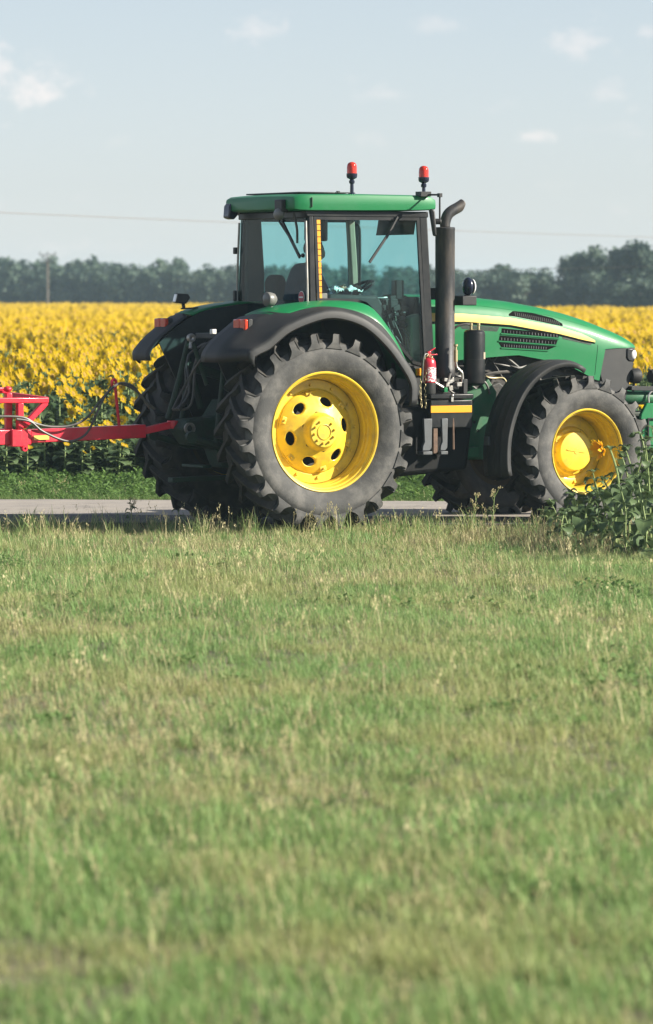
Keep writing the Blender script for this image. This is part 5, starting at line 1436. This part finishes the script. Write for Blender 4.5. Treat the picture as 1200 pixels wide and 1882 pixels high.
# ------------------------------------------------------------------ driver
def person():
    e = empty('person', W(.30, 0, 2.0), TH)
    tag(e, 'driver in dark blue clothes leaning over the steering wheel inside the tractor cab', 'person')
    def rem(o, v=.016):
        md = o.modifiers.new('skin', 'REMESH'); md.mode = 'VOXEL'; md.voxel_size = v; md.use_smooth_shade = True
        sm = o.modifiers.new('relax', 'SMOOTH'); sm.iterations = 4; sm.factor = .5
    # local: x forward, z up from the seat
    sh, hip = .58, .10
    b = MB()
    b.tube(smooth_path([(.02, 0, hip), (.02, 0, .25), (.07, 0, .42), (.13, 0, sh), (.17, 0, .66), (.20, 0, .72)], 3), [.15, .15, .14, .14, .14, .145, .15, .15, .15, .15, .14, .12, .09, .06, .055, .055], 14)
    b.ball((.22, 0, .82), .105, 16, 12, sq=(1.0, .78, 1.18)); b.ball((.30, 0, .79), .05, 10, 8, sq=(.8, 1, 1)); b.ball((.325, 0, .815), .018, 8, 6)
    for s_ in (1, -1):
        b.ball((.21, s_ * .085, .815), .025, 8, 6, sq=(.8, .5, 1.2))
        arm = [(.12, s_ * .19, sh), (.20, s_ * .25, .40), (.30, s_ * .25, .31), (.46, s_ * .22, .38), (.58, s_ * .19, .43)]
        b.tube(smooth_path(arm, 3), [.065, .062, .058, .054, .05, .048, .046, .044, .042, .038, .034, .03, .028], 10)
        b.ball((.62, s_ * .18, .44), .038, 10, 8, sq=(1.1, .55, .9))
        for k in range(4):
            b.tube([(.63, s_ * .18 + .0, .455 - .017 * k), (.675, s_ * (.18 - .012), .458 - .017 * k), (.69, s_ * (.165 - .02), .445 - .016 * k)], [.0095, .009, .0075], 6)
        b.tube([(.61, s_ * .165, .46), (.64, s_ * .14, .475), (.665, s_ * .135, .47)], [.011, .010, .008], 6)
        leg = [(.06, s_ * .10, hip), (.28, s_ * .12, .11), (.46, s_ * .13, .07), (.50, s_ * .13, -.15), (.52, s_ * .13, -.38), (.62, s_ * .13, -.42)]
        b.tube(smooth_path(leg, 3), [.095, .092, .09, .085, .08, .075, .07, .064, .06, .055, .05, .046, .045, .045, .042, .035], 10)
    o = b.build('body', 'skin', e); rem(o, .014)
    b = MB()   # jacket: torso and sleeves to the wrist
    b.tube(smooth_path([(.02, 0, hip), (.02, 0, .25), (.06, 0, .42), (.12, 0, sh), (.16, 0, .655)], 3), [.17, .17, .165, .165, .165, .17, .175, .175, .175, .17, .155, .125, .085], 14)
    for s_ in (1, -1):
        b.ball((.12, s_ * .17, sh - .01), .08, 10, 8)
        arm = [(.12, s_ * .19, sh), (.20, s_ * .25, .40), (.30, s_ * .25, .31), (.46, s_ * .22, .38), (.57, s_ * .19, .43)]
        b.tube(smooth_path(arm, 3), [.08, .076, .072, .068, .064, .062, .06, .058, .055, .05, .047, .045, .043], 10)
    o = b.build('jacket', 'cloth_blue', e); rem(o, .016)
    b = MB()
    for s_ in (1, -1):
        leg = [(.04, s_ * .09, hip), (.28, s_ * .12, .11), (.46, s_ * .13, .07), (.50, s_ * .13, -.15), (.52, s_ * .13, -.36)]
        b.tube(smooth_path(leg, 3), [.115, .11, .105, .10, .095, .09, .085, .08, .075, .07, .066, .064, .06], 10)
    o = b.build('trousers', 'cloth_grey', e); rem(o, .016)
    b = MB(); b.ball((.205, 0, .85), .112, 16, 12, sq=(1.0, .80, 1.0)); o = b.build('hair', 'hair', e)
    for p in o.data.vertices:
        if p.co.x > .27 and p.co.z < .90: p.co.x = .27
        if p.co.z < .80: p.co.z = .80
person()

# crumpled papers on the console
rg = random.Random(5)
for (u_, w_, z_, s_, lab) in ((.50, .50, 2.405, .075, 'smaller crumpled white paper on the cab console, towards the seat'), (.68, .50, 2.40, .10, 'larger crumpled white paper on the cab console, towards the windscreen')):
    b = MB(); n = 11; rows_ = []
    for i in range(n):
        rows_.append([((i / (n - 1) - .5) * 2 * s_, (j / (n - 1) - .5) * 2 * s_ * .8, rg.uniform(0, .035) + .05 * math.exp(-((i - 5) ** 2 + (j - 5) ** 2) / 12)) for j in range(n)])
    b.grid(rows_)
    p_ = W(u_, w_, z_ - .01)
    tag(b.build('crumpled_paper', 'paper', loc=p_, rot=(0, 0, TH + .4), smooth=True, angle=60, solid=.002), lab, 'paper')

# ------------------------------------------------------------------ fire extinguisher and chain
fe = empty('fire_extinguisher', W(1.342, .945, 1.353), TH)
tag(fe, 'red fire extinguisher with a white label standing on the toolbox beside the exhaust', 'fire extinguisher')
b = MB(); b.lathe([(.001, 0), (.070, .0), (.074, .008), (.074, .12)], 32, 'z'); b.build('base_sleeve', 'black', fe, angle=30)
b = MB(); b.lathe([(.0745, .115), (.076, .118), (.0765, .30), (.072, .335), (.055, .365), (.03, .38), (.02, .385), (.02, .41)], 32, 'z'); b.build('cylinder', 'red_ext', fe, angle=30)
def label_mat():
    m, n, l, bs, out = new_mat('extinguisher_label_print')
    t = n.new('ShaderNodeTexCoord'); mpn = n.new('ShaderNodeMapping'); mpn.inputs['Scale'].default_value = (1, 1, 1)
    l.new(t.outputs['Object'], mpn.inputs['Vector'])
    br = n.new('ShaderNodeTexNoise'); br.inputs['Scale'].default_value = 55; br.inputs['Detail'].default_value = 0
    mp3 = n.new('ShaderNodeMapping'); mp3.inputs['Scale'].default_value = (1, .6, 1.8); l.new(t.outputs['Object'], mp3.inputs['Vector']); l.new(mp3.outputs['Vector'], br.inputs['Vector'])
    cr = n.new('ShaderNodeValToRGB'); cr.color_ramp.interpolation = 'CONSTANT'
    cr.color_ramp.elements[0].color = (.74, .66, .64, 1); cr.color_ramp.elements[1].position = .54; cr.color_ramp.elements[1].color = (.50, .05, .10, 1)
    l.new(br.outputs['Fac'], cr.inputs['Fac']); l.new(cr.outputs['Color'], bs.inputs['Base Color']); bs.inputs['Roughness'].default_value = .4
    return m
M['ext_label'] = label_mat()
b = MB(); b.grid([[(.0785 * math.cos(a), .0785 * math.sin(a), z_) for a in np.linspace(R(-125), R(-40), 14)] for z_ in (.125, .275)]); b.build('label', 'ext_label', fe)
b = MB(); b.bar((-.01, 0, .40), (.10, 0, .405), .022, .012); b.bar((-.01, 0, .425), (.075, 0, .47), .022, .012); b.box((0, 0, .41), (.04, .04, .05)); b.build('handle', 'red_ext', fe, bevel=.003)
b = MB(); b.tube(smooth_path([(-.02, -.02, .41), (-.07, -.04, .40), (-.095, -.05, .30), (-.10, -.05, .12)], 6), .010, 8); b.build('discharge_hose', 'hose', fe)
# chain: two hanging runs of links
ch = empty('hanging_chain', W(1.235, .965, 1.20), TH)
tag(ch, 'thin steel chain looped over the fire extinguisher and hanging down on its left', 'chain')
lk = MB(); lk.tube([(.009 * math.cos(t), 0, .018 * math.sin(t)) for t in np.linspace(0, 2 * PI, 11)], .0036, 5, cap=False); lkm = lk.mesh('chain_link', 'brass')
run = smooth_path([(.02, 0, .0), (.0, 0, .2), (.03, 0, .42), (.07, 0, .535), (.10, -.02, .545), (.115, -.04, .50), (.06, -.03, .40), (.045, -.02, .25), (.06, -.01, .02)], 30)
acc_ = 0; last = run[0]; k = 0
for p in run:
    acc_ += (p - last).length; last = p
    if acc_ > .027:
        acc_ = 0; k += 1
        link('chain_link', lkm, ch, p, (0, .1 * (k % 3), (k % 2) * PI / 2))

# ------------------------------------------------------------------ red trailed implement: the front of its drawbar frame
def S(px, py, w_=0.0):
    """point of the tractor's own frame (u, w, z) that lies on the given line of sight in the plane w"""
    a = (px - 600) / 8700; C_, S_ = math.cos(TH), math.sin(TH)
    u = (a * (TY - w_ * C_) - TX - w_ * S_) / (C_ - a * S_)
    return Vector((u, -w_, CAM_H - (py - 540) * (TY + u * S_ - w_ * C_) / 8700))
sp = empty('trailed_implement', W(-2.4, 0, 0), TH)
tag(sp, 'bright red drawbar frame of a trailed implement hitched behind the tractor', 'farm implement')
org = Vector((-2.4, 0, 0))
def L_(px, py, dy=0): return S(px, py, -dy) - org
def sbar(name, a, c, w_, h_, mat='red', bev=.008, up=(0, 0, 1)):
    b = MB(); b.bar(a, c, w_, h_, up); return b.build(name, mat, sp, bevel=bev)
sbar('drawbar_beam', L_(51, 801.5, .0), L_(262, 792, .12), .14, .135)
sbar('drawbar_beam', L_(-320, 806, -.1), L_(51, 803, .0), .16, .15)
sbar('drawbar_tongue', L_(258, 793, .12), L_(312, 781, .10), .09, .07, 'red')
b = MB(); b.lathe([(.03, -.04), (.06, -.04), (.065, 0), (.06, .04), (.03, .04), (.03, -.04)], 18, 'z', L_(318, 780, .10)); b.build('drawbar_eye', 'red', sp)
sbar('end_plate', L_(44, 789, -.09), L_(44, 826, -.09), .08, .02, bev=.006, up=(0, 1, 0))
sbar('end_block', L_(16, 805, -.06), L_(35, 805, -.06), .16, .17)
b = MB(); b.lathe([(.012, -.03), (.03, -.03), (.03, .03), (.012, .03)], 12, 'y', L_(44, 824, -.1)); b.build('lug', 'red', sp)
sbar('post', L_(15, 722, .05), L_(15, 792, .05), .065, .065, up=(0, 1, 0))
sbar('post', L_(36, 740, -.05), L_(36, 792, -.05), .065, .065, up=(0, 1, 0))
sbar('upper_beam', L_(-320, 737, -.06), L_(88, 735.5, -.06), .055, .055)
sbar('upper_beam', L_(10, 724, .55), L_(86, 734, -.03), .05, .05)
sbar('diagonal_brace', L_(84, 739, -.05), L_(42, 784, -.05), .06, .06, up=(0, 1, 0))
sbar('cross_beam', L_(-320, 717, .10), L_(16, 717, .10), .06, .06)
sbar('lower_beam', L_(-320, 808, .35), L_(20, 802, .2), .14, .16)
b = MB(); b.ball(L_(14, 715, .0), .045, 12, 8, sq=(1, 1, .7)); b.build('beam_cap', 'red', sp)
for (pxx, dy) in ((-120, 0), (-250, 0)):
    sbar('post', L_(pxx, 722, dy), L_(pxx, 800, dy), .06, .06, up=(0, 1, 0))
hoop = [L_(219, 783, .1), L_(215, 745, .1), L_(212, 712, .1), L_(213.5, 702, .1), L_(210, 697, .1), L_(206, 700, .1), L_(206, 708, .1), L_(211, 714, .1)]
b = MB(); b.tube(smooth_path(hoop, 4), .016, 8); b.build('hose_support', 'red', sp)
b = MB(); b.bar(L_(62, 804.5, -.078), L_(90, 803.5, -.075), .004, .045); b.build('reflector', 'stripe', sp)
for i, hp in enumerate((
    [(-60, 766), (0, 765), (42, 767), (65, 778), (93, 784), (130, 782), (160, 767), (187, 733), (210, 710), (224, 704), (245, 710), (262, 732), (285, 752)],
    [(30, 770), (56, 775), (77, 792), (112, 808), (135, 810), (159, 796), (177, 761), (194, 726), (215, 706.5), (232, 708), (255, 722), (275, 750)])):
    b = MB(); b.tube(smooth_path([L_(px_, py_, -.12 - .03 * i if px_ < 200 else .05) for px_, py_ in hp], 5), .0125, 8); b.build('hydraulic_hose', 'hose', sp)

# ------------------------------------------------------------------ foreground sunflower plants by the front wheel
def big_leaf(seed):
    """broad toothed leaf with petiole, grows along +x from the stem"""
    rg = random.Random(seed); b = MB(); n = 8
    L, Wd = 1.0, .80
    rows_ = []; p = Vector((.32, 0, .16)); a = rg.uniform(.1, .35)
    prof = (.30, .78, 1.0, .95, .80, .60, .36, .0)
    dr = rg.uniform(.16, .34)
    for i in range(n):
        hw_ = Wd * .5 * prof[i]
        row = []
        for k in (-1, -.5, 0, .5, 1):
            wave = .05 * math.sin(i * 1.9 + k * 2 + seed)
            back = -.10 * abs(k) if i < 2 else 0
            row.append((p.x + back + rg.uniform(-.015, .015), hw_ * k * (1 + rg.uniform(-.06, .06) * (abs(k) == 1)), p.z + abs(k) * hw_ * .30 + wave * abs(k)))
        rows_.append(row)
        p = p + Vector((math.cos(a), 0, math.sin(a))) * (L / (n - 1)); a -= dr
    b.grid(rows_)
    b.tube([(0, 0, 0), (.16, 0, .10), (.34, 0, .17)], [.022, .018, .014], 5, cap=False, mi=1)
    b.tube([Vector(r[2]) + Vector((0, 0, -.006)) for r in rows_[:6]], [.012, .011, .010, .008, .006, .004], 4, cap=False, mi=1)
    return b.mesh('sunflower_leaf', ['sfleaf', 'sfstem'], angle=60, fix=False)
BL = [big_leaf(i) for i in range(7)]
def bud_mesh(seed, petals):
    b = MB(); rg = random.Random(seed)
    b.ball((0, 0, 0), .04, 12, 8, sq=(1, 1, .75))
    for i in range(16):     # green bracts
        t = 2 * PI * i / 16; o = Vector((math.cos(t), math.sin(t), 0)); sd = Vector((-o.y, o.x, 0))
        b.add([o * .034 - sd * .012 + Vector((0, 0, -.01)), o * .034 + sd * .012 + Vector((0, 0, -.01)), o * rg.uniform(.06, .085) + Vector((0, 0, rg.uniform(.0, .05)))], [(0, 1, 2)])
    return b.mesh('bud', 'sfleaf', angle=60, fix=False)
BUD = bud_mesh(1, 0)
def garden_sunflower(X, Yd, h, seed, label, group, flower=None, nleaf=11, bend=.06, leaf0=.16, r=.013):
    rg = random.Random(seed)
    e = empty('sunflower_plant', (X, Yd, float(gz(np.array(X), np.array(Yd))) - .01), 0)
    tag(e, label, 'sunflower', group)
    ba = rg.uniform(0, 6.28) if flower is None else PI
    pts_ = [Vector((0, 0, 0)), Vector((rg.uniform(-.02, .02), rg.uniform(-.02, .02), h * .35)), Vector((rg.uniform(-.03, .03), rg.uniform(-.03, .03), h * .7)), Vector((math.cos(ba) * bend, math.sin(ba) * bend, h))]
    if flower: pts_ += [Vector((-bend - .05, 0, h + .03)), Vector((-bend - .085, -.01, h + .01))]
    path = smooth_path(pts_, 5)
    b = MB(); b.tube(path, [r * (1 - .45 * i / len(path)) for i in range(len(path))], 7); b.build('stem', 'sfstem', e)
    for i in range(nleaf):
        f = leaf0 + (.97 - leaf0) * i / nleaf
        q = path[int(f * (15 if flower else len(path) - 1))]
        sz = (.10 + .08 * math.sin(PI * min(1, f * 1.05))) * rg.uniform(.75, 1.2)
        az = i * 2.4 + rg.uniform(-.5, .5)
        link('leaf', BL[rg.randrange(7)], e, q, (rg.uniform(-.2, .2), rg.uniform(-.1, .55), az), sz)
    for k in range(4):   # small leaves crowding the tip
        link('leaf', BL[rg.randrange(7)], e, path[min(len(path) - 1, 15)], (rg.uniform(-.3, .3), rg.uniform(-.7, -.1), k * 1.6 + rg.uniform(-.3, .3)), .075)
    tipp = path[-1]
    if flower == 'open':
        hd = empty('flower_head', tipp, 0, e)
        nrm = Vector((-.80, -.42, -.12))
        b = MB(); sf_head(b, (0, 0, 0), nrm, .10, seed, 0, 1, 2, petals=16, cup=.9, rows2=True)
        me_p = MB(); me_d = MB(); me_b = MB()
        for f_, m_ in zip(b.f, b.mi):
            (me_p, me_d, me_b)[m_].add([b.v[i] for i in f_], [tuple(range(len(f_)))])
        me_p.build('petal_ring', 'petal_o', hd, smooth=False); me_d.build('seed_disc', 'disc', hd); me_b.build('bract_cup', 'sfleaf', hd, smooth=False)
    elif flower == 'bud' or rg.random() < .5:
        link('flower_bud', BUD, e, tipp, (rg.uniform(-.5, .5), rg.uniform(-.9, .2), rg.uniform(0, 6)), .8)
    return e
def gpos(px, py):
    Yd = 8700 * (CAM_H + .05) / (py - 540); return (px - 600) / 8700 * Yd, Yd
GN = 'sunflower plants by the front wheel'
x_, y_ = gpos(1134, 1018); garden_sunflower(x_, y_, .98, 1, 'sunflower plant with one half-open orange flower in front of the front wheel hub', GN, 'open', 12, .06)
x_, y_ = gpos(1174, 1014); garden_sunflower(x_, y_, .96, 2, 'tall bare-stemmed sunflower plant just right of the half-open orange flower', GN, None, 11)
x_, y_ = gpos(1190, 1000); garden_sunflower(x_, y_, 1.08, 3, 'tallest sunflower plant with a green bud at the right edge of the picture', GN, 'bud', 13)
x_, y_ = gpos(1036, 1006); garden_sunflower(x_, y_, .34, 4, 'small young sunflower plant at the left end of the sunflower clump', GN, None, 5, leaf0=.3, r=.009)
rg = random.Random(44)
LB = 'leafy flowerless sunflower plant crowded in the dark clump by the front wheel'
for (px_, py_, h_) in ((1062, 985, .42), (1078, 1002, .50), (1096, 992, .62), (1108, 1012, .55), (1122, 1000, .66), (1142, 990, .74), (1152, 1022, .62), (1160, 1000, .92), (1184, 1024, .70), (1197, 1012, 1.0), (1100, 975, .60), (1150, 970, .72), (1190, 975, .85)):
    x_, y_ = gpos(px_, py_); garden_sunflower(x_, y_, h_ * rg.uniform(.95, 1.08), rg.randrange(999), LB, GN, None, 15, leaf0=.08)
LD = 'knee-high leafy plant trailing out of the left end of the sunflower clump'
for (px_, py_, h_) in ((1004, 984, .24), (1022, 978, .30), (1046, 996, .30), (1056, 974, .40)):
    x_, y_ = gpos(px_, py_); garden_sunflower(x_, y_, h_, rg.randrange(999), LD, GN, None, 8, leaf0=.08, r=.008)
LC = 'leafy sunflower plant cut by the right edge of the picture or just beyond it'
for i in range(22):
    px_ = rg.uniform(1206, 1420); py_ = rg.uniform(970, 1040)
    x_, y_ = gpos(px_, py_); garden_sunflower(x_, y_, rg.uniform(.75, 1.25), rg.randrange(999), LC, GN, None, 15, leaf0=.06)

# tall flowering weeds at the edge of the grass
def tall_weed(px_, py_, h, seed, label):
    rg = random.Random(seed); x_, y_ = gpos(px_, py_)
    e = empty('tall_weed', (x_, y_, float(gz(np.array(x_), np.array(y_)))))
    tag(e, label, 'weed')
    path = smooth_path([(0, 0, 0), (rg.uniform(-.02, .02), 0, h * .5), (rg.uniform(-.04, .04), 0, h)], 6)
    b = MB(); b.tube(path, [.006 - .0003 * i for i in range(len(path))], 5)
    tips = [path[-1]]
    for i in range(6):
        q = path[int(len(path) * rg.uniform(.45, .95))]; t = rg.random() * 6.28; l_ = rg.uniform(.04, .10)
        e2 = q + Vector((math.cos(t) * l_ * .5, math.sin(t) * l_ * .5, l_)); b.tube([q, q.lerp(e2, .6) + Vector((0, 0, -.004)), e2], [.003, .0026, .002], 4); tips.append(e2)
    b.build('stalk', 'sfstem', e)
    b = MB()
    for q in tips:
        for k in range(9):
            d = Vector((rg.gauss(0, .010), rg.gauss(0, .010), rg.gauss(0, .010))); b.ball(q + d, .006, 5, 4)
    b.build('flower_cluster', 'straw', e)
    for i in range(9):
        q = path[int(len(path) * rg.uniform(.05, .7))]
        link('leaf', BL[rg.randrange(7)], e, q, (0, rg.uniform(-.5, .4), rg.random() * 6.28), (.085, .035, .085))
tall_weed(872, 988, .42, 1, 'tall thin weed with small flower tips, left one of two under the tractor belly')
tall_weed(903, 990, .48, 2, 'tall thin weed with small pale flower tips, right one of two under the tractor belly')
tall_weed(330, 962, .24, 3, 'short thin weed at the road edge beside the far rear wheel')
tall_weed(243, 962, .22, 4, 'short thin weed at the road edge left of the tractor')
def weed_clump(px_, py_, s_, seed, label):
    x_, y_ = gpos(px_, py_)
    me = leafy(seed, 260, .28, .16, .045, ['weed'])
    e = link('weed_clump', me, None, (x_, y_, float(gz(np.array(x_), np.array(y_)))), (0, 0, seed), s_)
    tag(e, label, 'weed')
weed_clump(6, 1048, .9, 7, 'dark green leafy weed clump in the grass at the left edge')
weed_clump(118, 1100, .35, 8, 'small dark weed in the grass below the red drawbar')
weed_clump(880, 1195, .55, 9, 'low green weed patch in the middle right of the meadow')
weed_clump(1110, 1092, .9, 10, 'broad low green weed patch in the grass below the sunflower plants')
weed_clump(620, 1010, .5, 12, 'low green weed patch in the grass below the rear wheel')
weed_clump(440, 955, .6, 13, 'lush weed tuft at the road edge left of the near rear wheel')

# ------------------------------------------------------------------ air: a thin even haze over the whole place
def haze():
    b = MB(); b.box((0, 0, 4.2), (3400, 3400, 11.0))
    m = bpy.data.materials.new('thin_haze'); m.use_nodes = True
    n, l = m.node_tree.nodes, m.node_tree.links
    n.clear()
    out = n.new('ShaderNodeOutputMaterial'); pv = n.new('ShaderNodeVolumePrincipled')
    pv.inputs['Color'].default_value = (.62, .84, 1.0, 1)
    pv.inputs['Density'].default_value = .00030
    pv.inputs['Anisotropy'].default_value = .2
    l.new(pv.outputs[0], out.inputs['Volume'])
    M['haze'] = m
    o = b.build('haze', 'haze', smooth=False); tag(o, 'thin pale summer haze lying over the whole field', 'haze', kind='stuff')
haze()
